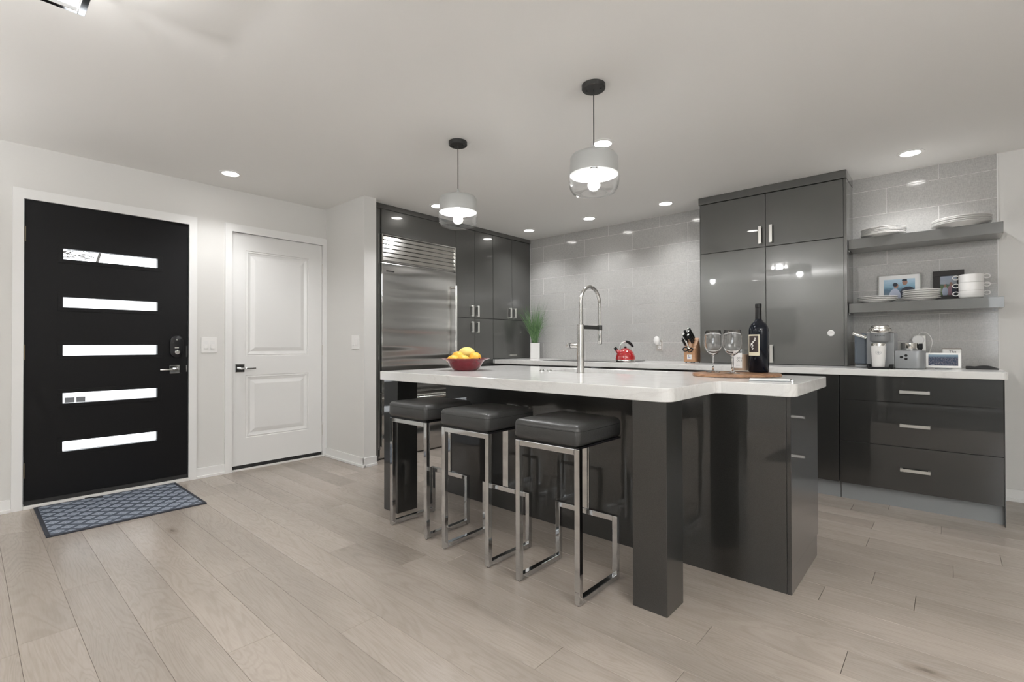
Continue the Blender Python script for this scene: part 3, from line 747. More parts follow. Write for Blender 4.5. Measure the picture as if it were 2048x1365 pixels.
for k in range(4):
    xa = -2.756 + k * .557; d = bx('door', M['gloss_shaded'], i, xa + .002, xa + .555, 2.931, 2.95, .104, ZB - .004, .0012)
    handle(d, 'x', (xa + .278, .79), .152, 2.95, ('y', 1), .02)
r = .055
outl = [(-2.805, 1.845)] + arc2(-2.785, 1.845 - .0, .02, PI, 1.5 * PI, 4)[1:] + arc2(-.81 - r, 1.825 + r, r, -PI / 2, 0, 8) \
     + arc2(-.81 + .04, 2.353 - .04, .04, PI, PI / 2, 6) + arc2(-.487 - r, 2.353 + r, r, -PI / 2, 0, 8) + [(-.487, 3.06), (-2.805, 3.06)]
SH = (-2.045, -1.325, 2.575, 2.995)
rs = .03
hole = arc2(SH[0] + rs, SH[2] + rs, rs, PI, 1.5 * PI, 4) + arc2(SH[1] - rs, SH[2] + rs, rs, 1.5 * PI, 2 * PI, 4) + arc2(SH[1] - rs, SH[3] - rs, rs, 0, PI / 2, 4) + arc2(SH[0] + rs, SH[3] - rs, rs, PI / 2, PI, 4)
tag(obj('island_worktop', prism(NB(), outl, ZB, ZT, [hole], .003), M['quartz'], None, loc=(-1.64, 2.4, ZB)), 'thick white quartz island top with rounded stepped corner', 'worktop')
sk = thing('sink', 'undermount stainless sink sunk in the white island top', 'sink', (-1.685, 2.785, .65))
bm = NB(); a, b_, c_, d_ = SH[0] - .004, SH[1] + .004, SH[2] - .004, SH[3] + .004; w = .003
box(bm, a, b_, c_, d_, .64, .643); box(bm, a - w, a, c_ - w, d_ + w, .64, ZB - .001); box(bm, b_, b_ + w, c_ - w, d_ + w, .64, ZB - .001); box(bm, a, b_, c_ - w, c_, .64, ZB - .001); box(bm, a, b_, d_, d_ + w, .64, ZB - .001)
obj('basin', bm, M['stainless_plain'], sk)
obj('drain', lathe(NB(), [(.045, .643), (.045, .646), (.03, .645), (0, .645)], 24, (-1.685, 2.8)), M['chrome'], sk, smooth=True)
# tap
FX, FY = -1.663, 2.490
fa = thing('tap', 'tall brushed steel spring arch tap at the island sink', 'tap', (FX, FY, ZT))
obj('column', lathe(NB(), [(.024, ZT), (.024, ZT + .004), (.0215, ZT + .006), (.0215, 1.203), (.019, 1.206), (0, 1.206)], 28, (FX, FY)), M['stainless_plain'], fa, smooth=True)
ar = .108; pts = [(FX, FY + .002, 1.2 + .02 * k) for k in range(7)] + [(FX, FY + .002 + ar - ar * math.cos(a), 1.335 + ar * math.sin(a)) for a in [PI * k / 20 for k in range(21)]] + [(FX, FY + .002 + 2 * ar, 1.32 - .03 * k) for k in range(5)]
obj('hose', tube(NB(), pts, .0105, 14), M['stainless_plain'], fa, smooth=True)
bm = NB(); box(bm, FX - .008, FX + .008, FY + .015, FY + .2, 1.178, 1.202, .002); lathe(bm, [(.016, 1.174), (.016, 1.206)], 20, (FX, FY + 2 * ar + .002))
obj('docking_arm', bm, M['dark_metal'], fa)
sp = obj('spray_head', lathe(NB(), [(.012, 1.2), (.0125, 1.17), (.0135, 1.16), (.0145, 1.088), (.012, 1.084), (0, 1.084)], 20, (FX, FY + 2 * ar + .002)), M['stainless_plain'], fa, smooth=True)
bx('spray_button', M['chrome'], sp, FX - .005, FX + .005, FY + 2 * ar - .018, FY + 2 * ar - .01, 1.105, 1.15, .002)
bm = lathe(NB(), [(.0165, 0), (.0165, .075), (.0145, .078), (0, .078)], 22); xf(bm, Matrix(((0, 0, -1, FX - .018), (1, 0, 0, FY), (0, 1, 0, 1.077), (0, 0, 0, 1))))
hd = obj('lever_knob', bm, M['stainless_plain'], fa, smooth=True)
bm = lathe(NB(), [(.0169, .05), (.0169, .053)], 22); xf(bm, Matrix(((0, 0, -1, FX - .018), (1, 0, 0, FY), (0, 1, 0, 1.077), (0, 0, 0, 1))))
obj('seam_ring', bm, M['black_plastic'], hd)
for k, (x, y, lb) in enumerate(((-1.985, 2.52, 'left small chrome button left of the tap on the island top'), (-1.935, 2.535, 'right small chrome button left of the tap on the island top'))):
    tag(obj('air_switch', lathe(NB(), [(.019, ZT), (.019, ZT + .004), (.013, ZT + .006), (.011, ZT + .012), (0, ZT + .013)], 20, (x, y)), M['chrome'], None, loc=(x, y, ZT), smooth=True), lb, 'button', 'chrome buttons by the sink')

# ------------------------------------------------------------------ bar stools
def make_stool():
    t = thing('bar_stool', '', 'stool', (0, 0, 0), 'black leather bar stools at the island')
    w, d, hs, q = .175, .33, .648, .0125          # half width, depth, frame height, half tube
    y0 = 0.0
    for sx in (-1, 1):
        x = sx * (w - q)
        bx('front_leg', M['chrome'], t, x - q, x + q, y0, y0 + .025, .004, hs, .002)
        bx('floor_runner', M['chrome'], t, x - q, x + q, y0 + .025, d - .025, .004, .029, .002)
        bx('rear_leg', M['chrome'], t, x - q, x + q, d - .025, d, .004, .293, .002)
        for yy in (.012, d - .012):
            obj('floor_glide', lathe(NB(), [(.008, 0), (.008, .005)], 12, (x, yy)), M['rubber'], t)
    bx('top_rail', M['chrome'], t, -w + .025, w - .025, y0, y0 + .025, hs - .025, hs, .002)
    bx('footrest_bar', M['chrome'], t, -w + .025, w - .025, d - .025, d, .268, .293, .002)
    bx('back_post', M['chrome'], t, -.02, .02, d - .02, d - .006, .293, hs, .002)
    bx('seat_plate', M['black_plastic'], t, -w, w, y0 + .001, .345, hs, hs + .008)
    bm = NB(); box(bm, -.178, .178, -.012, .352, hs + .006, .745, .024, 4)
    bmesh.ops.subdivide_edges(bm, edges=[e for e in bm.edges if e.calc_length() > .1], cuts=7, use_grid_fill=True)
    for v in bm.verts:
        fx, fy = v.co.x / .178, (v.co.y - .17) / .182; z = (v.co.z - (hs + .006)) / (.745 - hs - .006)
        k = max(0, 1 - fx * fx) * max(0, 1 - fy * fy)
        if z > .8: v.co.z += .010 * k
        bulge = .006 * math.sin(PI * min(1, max(0, z)))
        if abs(fx) > .95: v.co.x += math.copysign(bulge * max(0, 1 - fy * fy), fx)
        if abs(fy) > .95: v.co.y += math.copysign(bulge * max(0, 1 - fx * fx), fy)
    se = obj('seat', bm, M['leather'], t, smooth=True, angle=60)
    zz = .7205; loop = []
    cs = ((.154, .012, -PI / 2), (.154, .328, 0), (-.154, .328, PI / 2), (-.154, .012, PI))
    for q, (cx, cy, a0) in enumerate(cs):
        loop += arc2(cx, cy, .0242, a0, a0 + PI / 2, 5)
        nx_, ny_, _ = cs[(q + 1) % 4]; ea = a0 + PI / 2; sx_, sy_ = math.cos(ea), math.sin(ea)
        for k in range(1, 8):
            f_ = k / 8; w_ = .0242 + .0048 * (1 - (2 * f_ - 1) ** 2)
            loop.append((cx + (nx_ - cx) * f_ + sx_ * w_, cy + (ny_ - cy) * f_ + sy_ * w_))
    bm = NB(); tube(bm, [(x, y, zz) for x, y in loop + loop[:1]], .0012, 6, False); obj('seam', bm, M['stitch'], se)
    return t
st = make_stool()
st.location = (-1.313, 1.690, 0); st['label'] = 'black leather chrome bar stool nearest the right island post'
dup(st, (-1.842, 1.696, 0), 'black leather chrome bar stool in the middle of the three')
dup(st, (-2.341, 1.713, 0), 'black leather chrome bar stool nearest the left island post')

# ------------------------------------------------------------------ ceiling lights
def downlight(label, x, y, w=SPOT_W, group='recessed ceiling downlights'):
    t = thing('recessed_downlight', label, 'ceiling light', (x, y, H), group)
    obj('trim_ring', lathe(NB(), [(.078, H), (.078, H - .003), (.058, H - .006), (.056, H - .002)], 32, (x, y), cap=False), M['white_plastic'], t, smooth=True)
    obj('lens', lathe(NB(), [(.057, H - .0025), (0, H - .0025)], 32, (x, y), cap=False), M['led'], t)
    lamp('downlight_lamp', 'SPOT', (x, y, H - .012), w, WARM, t, spot_size=math.radians(125), spot_blend=0.75, shadow_soft_size=.05)
downlight('lit round downlight above the wall between the two doors', -4.142, 1.371)
downlight('lit round downlight in front of the refrigerator grille, left of the smaller pendant', -3.643, 3.016)
downlight('lit round downlight just behind the nearer, right pendant cord', -1.700, 2.812)
downlight('lit round downlight in the far corner above the grass plant', -3.635, 4.377)
downlight('lit round downlight over the middle of the tiled wall above the tap', -2.820, 4.387)
downlight('lit round downlight just left of the tall cabinet', -1.984, 4.407)
downlight('lit round downlight above the shelf plates at far right', -.187, 4.392, SPOT_W * 1.3)
for x, y, w_ in ((-.8, -2.0, 'middle'), (1.2, -2.0, 'rightmost'), (-3.0, -2.0, 'leftmost')):  # added, unseen: ceiling spots put in to light the rear of the room
    downlight('%s of the three added downlights lighting the unseen room behind the viewer' % w_, x, y, REAR_W, 'added downlights behind the viewer')
def pendant(label, x, y):
    t = thing('pendant_lamp', label, 'pendant lamp', (x, y, H), 'glass pendants over the island')
    obj('canopy', lathe(NB(), [(0, H - .026), (.056, H - .026), (.06, H - .022), (.06, H - .0005)], 32, (x, y)), M['dark_metal'], t, smooth=True)
    for sx in (-1, 1): obj('screw', lathe(NB(), [(0, H - .031), (.005, H - .03), (.005, H - .026)], 10, (x + sx * .035, y + sx * .012)), M['dark_metal'], t)
    obj('cord', tube(NB(), [(x, y, H - .026), (x, y, 2.095)], .0028, 8), M['dark_metal'], t)
    obj('neck', lathe(NB(), [(.005, 2.105), (.008, 2.09), (.017, 2.07), (.022, 2.056)], 20, (x, y)), M['cap'], t, smooth=True)
    obj('metal_shade', lathe(NB(), [(.02, 2.062), (.085, 2.060), (.112, 2.052), (.121, 2.036), (.1235, 1.952), (.1215, 1.952), (.119, 2.034), (.11, 2.049), (.084, 2.057), (.02, 2.059)], 48, (x, y), cap=False), M['cap'], t, smooth=True, angle=50)
    gl = [(.1235, 1.956), (.127, 1.945), (.1275, 1.915), (.123, 1.885), (.11, 1.864), (.088, 1.856), (.066, 1.857)]
    obj('glass_shade', lathe(NB(), gl + [(a - .0028, b + .0015) for a, b in reversed(gl)], 48, (x, y), cap=False), M['shade_glass'], t, smooth=True, angle=80)
    bl = obj('bulb', lathe(NB(), [(0, 1.90), (.018, 1.904), (.029, 1.92), (.03, 1.94), (.022, 1.965), (.013, 1.985), (.013, 2.0)], 24, (x, y)), M['bulb'], t, smooth=True, angle=80)
    obj('socket', lathe(NB(), [(.016, 1.985), (.018, 1.99), (.018, 2.056), (0, 2.056)], 20, (x, y)), M['dark_metal'], t, smooth=True)
    lamp('pendant_bulb', 'SPOT', (x, y, 1.948), PENDANT_W, WARM, t, spot_size=math.radians(180), spot_blend=0.04, shadow_soft_size=.03)
pendant('nearer, larger looking glass pendant with silver cap hanging at right', -1.350, 2.147)
pendant('farther, smaller looking glass pendant with silver cap hanging in front of the refrigerator', -2.394, 2.155)
# square flush fixture at the top left
LX0, LX1, LY0_, LY1_, LZ = -2.29, -1.83, -.18, .282, 2.255
t = thing('flush_ceiling_light', 'square chrome framed ceiling light cut off at the top left corner', 'ceiling light', ((LX0 + LX1) / 2, (LY0_ + LY1_) / 2, H))
bm = NB(); w = .02
for (a, b, c, d) in ((LX0, LX1, LY0_, LY0_ + w), (LX0, LX1, LY1_ - w, LY1_), (LX0, LX0 + w, LY0_ + w, LY1_ - w), (LX1 - w, LX1, LY0_ + w, LY1_ - w)): box(bm, a, b, c, d, LZ, LZ + .03, .001, 1)
obj('lower_frame', bm, M['chrome'], t)
for a in (LX0, LX1 - .012):
    for b in (LY0_, LY1_ - .012): bx('corner_post', M['chrome'], t, a, a + .012, b, b + .012, LZ + .03, H - .02)
bx('ceiling_plate', M['white_plastic'], t, LX0 + .03, LX1 - .03, LY0_ + .03, LY1_ - .03, H - .02, H - .0005, .003)
bx('diffuser', M['diffuser'], t, LX0 + w + .002, LX1 - w - .002, LY0_ + w + .002, LY1_ - w - .002, LZ + .012, LZ + .016)
for q in ((LX0 + .004, LX0 + .007, LY0_ + .012, LY1_ - .012), (LX1 - .007, LX1 - .004, LY0_ + .012, LY1_ - .012), (LX0 + .012, LX1 - .012, LY0_ + .004, LY0_ + .007), (LX0 + .012, LX1 - .012, LY1_ - .007, LY1_ - .004)):
    bx('pane', M['pane'], t, *q, LZ + .031, H - .021)
for k, (dx, dy) in enumerate(((-.1, 0), (.1, 0))):
    obj('bulb', ell(NB(), ((LX0 + LX1) / 2 + dx, (LY0_ + LY1_) / 2 + dy, LZ + .09), (.026, .026, .036), 16, 10), M['led'], t, smooth=True)
lamp('flush_lamp', 'POINT', ((LX0 + LX1) / 2, (LY0_ + LY1_) / 2, LZ + .09), FLUSH_W, WARM, t, shadow_soft_size=.05)

# ------------------------------------------------------------------ switches, outlets
def switch_plate(label, M4, n):
    """plate in local (u right, v up, w out) mapped by M4"""
    o = Vector(M4.translation); t = thing('light_switch', label, 'light switch', o)
    W2 = .058 if n == 2 else .062
    obj('wall_plate', xf(box(NB(), -W2, W2, -.0635, .0635, 0, .007, .002), M4), M['white_plastic'], t)
    for k in range(2):
        u = (-.024 + .048 * k)
        obj('recess', xf(box(NB(), u - .0175, u + .0175, -.036, .036, .0068, .0078), M4), M['trim'], t)
        if n == 2: obj('slide_paddle', xf(box(NB(), u - .0155, u + .0155, -.03, .004, .0078, .0135, .002), M4), M['white_plastic'], t)
        else: obj('rocker', xf(box(NB(), u - .015, u + .015, -.032, .032, .0078, .0105, .002), M4), M['white_plastic'], t)
ML = Matrix(((0, 0, 1, XL), (1, 0, 0, 1.3515), (0, 1, 0, 1.086), (0, 0, 0, 1)))
switch_plate('white double dimmer switch on the wall between the black and white doors', ML, 2)
MJ = Matrix(((1, 0, 0, -4.0135), (0, 0, -1, YJ), (0, 1, 0, 1.11), (0, 0, 0, 1)))
switch_plate('white double rocker switch on the short wall beside the refrigerator', MJ, 3)
def outlet(label, x, z, metal):
    t = thing('wall_outlet', label, 'outlet', (x, YT, z))
    bx('cover_plate', metal, t, x - .035, x + .035, YT - .006, YT, z - .0575, z + .0575, .002)
    for dz in (-.02, .02):
        q = bx('socket_face', M['white_plastic'], t, x - .0165, x + .0165, YT - .0085, YT - .006, z + dz - .0145, z + dz + .0145, .001)
        for dx in (-.006, .006): bx('slot', M['black_plastic'], q, x + dx - .0012, x + dx + .0012, YT - .009, YT - .0084, z + dz - .003, z + dz + .006)
        bx('slot', M['black_plastic'], q, x - .002, x + .002, YT - .009, YT - .0084, z + dz - .009, z + dz - .006)
outlet('steel wall outlet between the kettle and the knife block', -2.234, 1.073, M['nickel'])
t = thing('night_light', 'white oval plug-in night light in the outlet right of the kettle', 'night light', (-2.254, YT - .02, 1.12))
obj('shell', ell(NB(), (-2.254, YT - .030, 1.125), (.034, .022, .045)), M['white_plastic'], t, smooth=True)
outlet('steel wall outlet behind the coffee maker', -.160, 1.088, M['nickel'])
t = thing('charger_puck', 'round white charger with cable plugged in behind the coffee maker', 'charger', (-.170, YT - .03, 1.122))
bm = lathe(NB(), [(0, 0), (.034, 0), (.037, .004), (.037, .024), (.032, .03), (0, .031)], 28); xf(bm, Matrix(((1, 0, 0, -.170), (0, 0, -1, YT - .009), (0, 1, 0, 1.112), (0, 0, 0, 1))))
obj('body', bm, M['white_plastic'], t, smooth=True)
cab = [(-.168, YT - .025, 1.15), (-.15, YT - .03, 1.168), (-.12, YT - .04, 1.165), (-.096, YT - .05, 1.135), (-.088, YT - .06, 1.09), (-.098, YT - .09, 1.04), (-.105, YT - .16, .985), (-.09, YT - .22, .95), (-.06, YT - .26, .93)]
obj('cable', tube(NB(), spline(cab), .0022, 8), M['white_plastic'], t, smooth=True)
t = thing('power_plug', 'black power plug below the white charger behind the coffee maker', 'plug', (-.160, YT - .03, 1.068))
bx('plug_body', M['black_plastic'], t, -.176, -.144, YT - .04, YT - .009, 1.040, 1.073, .005)
obj('cable', tube(NB(), spline([(-.15, YT - .035, 1.045), (-.14, YT - .04, 1.0), (-.138, YT - .06, .95), (-.16, YT - .1, .922), (-.2, YT - .14, .918)]), .003, 8), M['black_plastic'], t)

# ------------------------------------------------------------------ door mat
t = thing('door_mat', 'blue grey door mat with pale diamond pattern before the black door', 'door mat', (-4.15, .71, 0))
obj('pile', box(NB(), -4.525, -3.805, .330, 1.095, .001, .008, .002), M['rug'], t)
bm = NB(); box(bm, -4.53, -3.79, .313, .332, 0, .0088, .002); box(bm, -4.53, -3.79, 1.093, 1.112, 0, .0088, .002); box(bm, -4.535, -4.522, .313, 1.112, 0, .0088, .002); box(bm, -3.808, -3.788, .313, 1.112, 0, .0088, .002)
obj('bound_edge', bm, M['rug_edge'], t)
bm = NB(); box(bm, -.055, .055, -.009, .009, 0, .004, .001); xf(bm, Matrix.Translation((-4.515, .615, .0085)) @ rotz(.95)); obj('loose_strap', bm, M['rubber'], t)

# ------------------------------------------------------------------ island top objects
def cpos(depth, px):                                # point on the island seen at column px
    lat = (px - 1024) / FPX * depth
    return (F.x * depth + r0.x * lat, F.y * depth + r0.y * lat)
# fruit bowl
BX, BY = -2.450, 2.272
prof_o = [(.0, ZT), (.076, ZT), (.082, ZT + .004), (.10, ZT + .024), (.118, ZT + .052), (.128, ZT + .066), (.163, ZT + .0785), (.166, ZT + .082)]
prof_i = [(.163, ZT + .083), (.127, ZT + .071), (.115, ZT + .054), (.096, ZT + .028), (.078, ZT + .010), (0, ZT + .008)]
tag(obj('fruit_bowl', lathe(NB(), prof_o + prof_i, 56, (BX, BY)), M['ceramic_red'], None, loc=(BX, BY, ZT), smooth=True, angle=50), 'wide rimmed dark red bowl holding yellow fruit on the island', 'bowl')
def fruit(name, label, cam_r, cam_f, z, r, m, yaw, tilt=0.0, kind='lemon'):
    c = Vector((BX, BY, 0)) + r0 * cam_r + Vector((F.x, F.y, 0)) * cam_f; c.z = ZT + z
    R3 = (rotz(yaw) @ Matrix.Rotation(tilt, 4, 'Y')).to_3x3(); bm = NB()
    res = bmesh.ops.create_uvsphere(bm, u_segments=20, v_segments=14, radius=1)
    for v in res['verts']:
        q = v.co.copy(); a = abs(q.z)
        nip = 1 + (.16 * max(0, (a - .86) / .14) if kind == 'lemon' else 0)
        v.co = c + R3 @ Vector((q.z * r[0] * nip, q.x * r[1] * (1 - .1 * max(0, a - .6)), q.y * r[2]))
    t = thing(name, label, 'fruit', (c.x, c.y, c.z - r[2]), 'yellow fruit in the red bowl')
    obj('peel', bm, m, t, smooth=True, angle=80)
    e = c + R3 @ Vector((r[0] * (1.14 if kind == 'lemon' else 1.0), 0, 0)); obj('stem_end', ell(NB(), e, (.004, .004, .004), 8, 6), M['bark'], t, smooth=True)
fruit('lemon', 'lowest yellow lemon at the left side of the red bowl', -.078, -.028, .072, (.043, .033, .033), M['lemon'], .9)
fruit('lemon', 'yellow lemon at upper left of the pile in the red bowl', -.056, .032, .094, (.045, .035, .035), M['lemon'], .2)
fruit('mango', 'pale large mango on top at the back of the red bowl', .004, .052, .118, (.057, .044, .040), M['mango'], .75, 0, 'mango')
fruit('lemon', 'yellow lemon at the front centre of the red bowl', -.008, -.055, .074, (.042, .033, .031), M['lemon'], .65)
fruit('orange', 'round orange yellow fruit at the right of the red bowl', .066, -.012, .083, (.043, .042, .042), M['lemon'], 0, 0, 'orange')
fruit('lemon', 'yellow lemon low at the back right of the red bowl', .052, .068, .072, (.042, .032, .032), M['lemon'], 1.6)
# serving board
bc = cpos(2.655, 1473)
bm = NB(); n = 48; out = []
for k in range(n):
    a = 2 * PI * k / n; ca, sa = math.cos(a), math.sin(a); x = .232 * ca; y = .163 * sa
    if x > .20: x = .20 + (x - .20) * .5
    out.append((x, y))
slot = [(.165, -.045), (.182, -.03), (.182, .03), (.165, .045)]
prism(bm, out, ZT + .001, ZT + .018, [slot], .004)
xf(bm, Matrix.Translation((bc[0], bc[1], 0)) @ rotz(YAW))
tag(obj('serving_board', bm, M['acacia'], None, loc=(bc[0], bc[1], ZT)), 'oval brown wooden serving board under the bottle and glasses', 'serving board')
ZS = ZT + .018
def wine_glass(label, px, depth):
    x, y = cpos(depth, px)
    pr = [(0, ZS), (.037, ZS + .0008), (.038, ZS + .002), (.02, ZS + .0045), (.006, ZS + .012), (.0042, ZS + .03), (.0042, ZS + .085), (.008, ZS + .094), (.022, ZS + .103), (.038, ZS + .121), (.0465, ZS + .145), (.0485, ZS + .168), (.046, ZS + .2), (.041, ZS + .231)]
    pin = [(.0402, ZS + .2315), (.0402, ZS + .231), (.0448, ZS + .2), (.0472, ZS + .168), (.0452, ZS + .146), (.037, ZS + .123), (.021, ZS + .106), (.006, ZS + .099), (0, ZS + .098)]
    t = thing('wine_glass', label, 'wine glass', (x, y, ZS), 'wine glasses on the serving board')
    obj('glass', lathe(NB(), pr + pin, 44, (x, y)), M['crystal'], t, smooth=True, angle=70)   # bowl, stem and foot are one blown piece
wine_glass('empty wine glass at the left end of the wooden board', 1426, 2.72)
wine_glass('empty wine glass on the board just left of the candle', 1464.5, 2.60)
# bottle
x, y = cpos(2.70, 1517)
t = thing('wine_bottle', 'tall dark wine bottle with framed picture label on the wooden board', 'bottle', (x, y, ZS))
RB = .0515
obj('glass_body', lathe(NB(), [(0, ZS + .006), (.03, ZS), (RB - .006, ZS), (RB, ZS + .006), (RB, ZS + .232), (RB - .004, ZS + .25), (.038, ZS + .268), (.022, ZS + .282), (.0165, ZS + .295), (.016, ZS + .3)], 48, (x, y)), M['bottle'], t, smooth=True, angle=60)
obj('foil_capsule', lathe(NB(), [(.0168, ZS + .285), (.0162, ZS + .33), (.0155, ZS + .355), (.0172, ZS + .357), (.0172, ZS + .376), (.015, ZS + .379), (0, ZS + .379)], 32, (x, y)), M['foil'], t, smooth=True)
def wrap(px_ang, half, z0, z1, rad, name, m, parent, seg=14):
    bm = NB(); a0 = px_ang - half; rows = []
    for zz in (z0, z1): rows.append([bm.verts.new((x + rad * math.cos(a0 + 2 * half * k / seg), y + rad * math.sin(a0 + 2 * half * k / seg), zz)) for k in range(seg + 1)])
    for k in range(seg): bm.faces.new((rows[0][k], rows[0][k + 1], rows[1][k + 1], rows[1][k]))
    return obj(name, bm, m, parent, smooth=True)
def wrap_blob(ang, zc, ra, rz, rad, parent, m, rot=0):
    bm = NB(); n = 10; vs = []
    for k in range(n):
        u, v = ra * math.cos(2 * PI * k / n), rz * math.sin(2 * PI * k / n)
        uu_, vv = u * math.cos(rot) - v * math.sin(rot), u * math.sin(rot) + v * math.cos(rot)
        a = ang + uu_ / rad; vs.append(bm.verts.new((x + rad * math.cos(a), y + rad * math.sin(a), zc + vv)))
    bm.faces.new(vs); return bm
face = math.atan2(-y, -x); LA = face - .55               # label turned to the left of the viewer
lab = wrap(LA, .64, ZS + .093, ZS + .208, RB + .0004, 'paper_label', M['cream'], t)
wrap(LA, .53, ZS + .112, ZS + .201, RB + .0008, 'picture', M['label_dark'], lab)
bm = NB(); rnd = random.Random(9); blobs = []
for k in range(26):
    f_ = k / 25; blobs.append((.007 * math.sin(4.2 * f_ + .4) + rnd.uniform(-.007, .007), .016 + .058 * f_ + rnd.uniform(-.004, .004), rnd.uniform(.0016, .0042), rnd.uniform(.0014, .0036), rnd.uniform(-1.5, 1.5)))
for (du, dz, ra, rz_, ro) in blobs:
    b2 = wrap_blob(LA - du / RB, ZS + .112 + dz, ra, rz_, RB + .0012, lab, M['cream'], ro); me = bpy.data.meshes.new('tmp'); b2.to_mesh(me); b2.free(); bm.from_mesh(me); bpy.data.meshes.remove(me)
obj('pale_motif', bm, M['leaf_green'], lab)
# candle
x, y = cpos(2.775, 1482); RCN = .041
t = thing('candle', 'glass jar candle with white label behind the wine glass', 'candle', (x, y, ZS))
obj('jar', lathe(NB(), [(0, ZS), (RCN - .002, ZS), (RCN, ZS + .003), (RCN, ZS + .125), (RCN - .0025, ZS + .125), (RCN - .0025, ZS + .008), (0, ZS + .008)], 40, (x, y)), M['jar'], t, smooth=True)
obj('wax', lathe(NB(), [(0, ZS + .0085), (RCN - .003, ZS + .0085), (RCN - .003, ZS + .098), (0, ZS + .096)], 36, (x, y)), M['wax'], t, smooth=True)
obj('wick', tube(NB(), [(x, y, ZS + .096), (x + .001, y, ZS + .106)], .0012, 6), M['ink'], t)
face = math.atan2(-y, -x); LA = face - .5
lab = wrap(LA, .62, ZS + .022, ZS + .106, RCN + .0006, 'paper_label', M['paper'], t)
def ctext(name, s, size, zc, ang, rad):
    px_, py_ = x + rad * math.cos(ang), y + rad * math.sin(ang)
    return text(name, s, size, M['ink'], lab, (px_, py_, zc), (PI / 2, 0, ang + PI / 2), 'CENTER', .0002)
for s_, z_, in (('OTH', .077), ('OLE', .064)):
    for k, ch in enumerate(s_): ctext('lettering', ch, .014, ZS + z_, LA + .1 + .235 * (k - .2), RCN + .0012)
for k, ch in enumerate('candle'): ctext('lettering', ch, .006, ZS + .037, LA - .12 + .09 * k, RCN + .0012)
# slim notepad with pen at the island edge
a0 = Vector((-.706, 2.476)); t = thing('notepad', 'thin white notepad lying in front of the wooden board', 'notepad', (-.63, 2.5, ZT))
ax = Vector((.97, .24)).normalized(); ay = Vector((-ax.y, ax.x))
def padbox(u0, u1, v0, v1, z0, z1, bev=.001):
    bm = box(NB(), u0, u1, v0, v1, z0, z1, bev); return xf(bm, Matrix(((ax.x, ay.x, 0, a0.x), (ax.y, ay.y, 0, a0.y), (0, 0, 1, 0), (0, 0, 0, 1))))
obj('cover', padbox(0, .172, 0, .10, ZT + .0005, ZT + .0035), M['grey_ink'], t)
obj('pages', padbox(.002, .170, .002, .098, ZT + .0036, ZT + .0075), M['paper'], t)
t = thing('pen', 'short steel pen clip end at the right of the white notepad', 'pen', (-.54, 2.51, ZT))
bm = NB(); q0 = a0 + ax * .179; q1 = q0 + ay * .1
tube(bm, [(q0.x, q0.y, ZT + .0055), (q1.x, q1.y, ZT + .0055)], .005, 14); obj('barrel', bm, M['nickel'], t, smooth=True)
tube_ = NB(); tube(tube_, [(q0.x, q0.y, ZT + .0115), (q0.x + ay.x * .04, q0.y + ay.y * .04, ZT + .0115)], .0012, 6); obj('clip', tube_, M['chrome'], t)

# ------------------------------------------------------------------ back worktop objects
ZC = .914
# potted grass
x, y = -3.765, 4.640
t = thing('potted_grass', 'tall green artificial grass in a square white pot in the worktop corner', 'plant', (x, y, ZC))
hw = .056
pb = NB(); box(pb, x - hw, x + hw, y - hw, y + hw, ZC, ZC + .192, .004); xf(pb, Matrix.Translation((x, y, 0)) @ rotz(YAW) @ Matrix.Translation((-x, -y, 0)))
obj('pot', pb, M['pot'], t)
sb = NB(); box(sb, x - hw + .006, x + hw - .006, y - hw + .006, y + hw - .006, ZC + .19, ZC + .194); xf(sb, Matrix.Translation((x, y, 0)) @ rotz(YAW) @ Matrix.Translation((-x, -y, 0)))
obj('soil', sb, M['soil'], t)
bm = NB(); rg = random.Random(3)
for k in range(230):
    a = rg.uniform(0, 2 * PI); rb = .035 * math.sqrt(rg.random()); L = rg.uniform(.3, .56); lean = (rg.random() ** .8) * .42; w = rg.uniform(.0016, .0032)
    p0 = Vector((x + rb * math.cos(a), y + rb * math.sin(a), ZC + .19)); d = Vector((math.cos(a + rg.uniform(-.5, .5)), math.sin(a), 0)); sd = Vector((-d.y, d.x, 0)).normalized() if rg.random() < .5 else r0
    prev = None; droop = rg.uniform(0, .09) if rg.random() < .75 else rg.uniform(.1, .25)
    for s_ in range(6):
        f_ = s_ / 5; p_ = p0 + Vector((0, 0, 1)) * (L * f_ * math.cos(lean * f_ ** .3) - droop * f_ ** 3) + d * (L * math.sin(lean) * f_ ** 1.25 + droop * f_ ** 2 * .5)
        p_.x = max(p_.x, XF + .012); p_.y = min(p_.y, YT - .008)
        ww = w * (1 - f_ * .85)
        cur = (bm.verts.new(p_ - sd * ww), bm.verts.new(p_ + sd * ww))
        if prev: bm.faces.new((prev[0], prev[1], cur[1], cur[0]))
        prev = cur
o = obj('grass_blades', bm, M['grass'], t); o['kind'] = 'stuff'
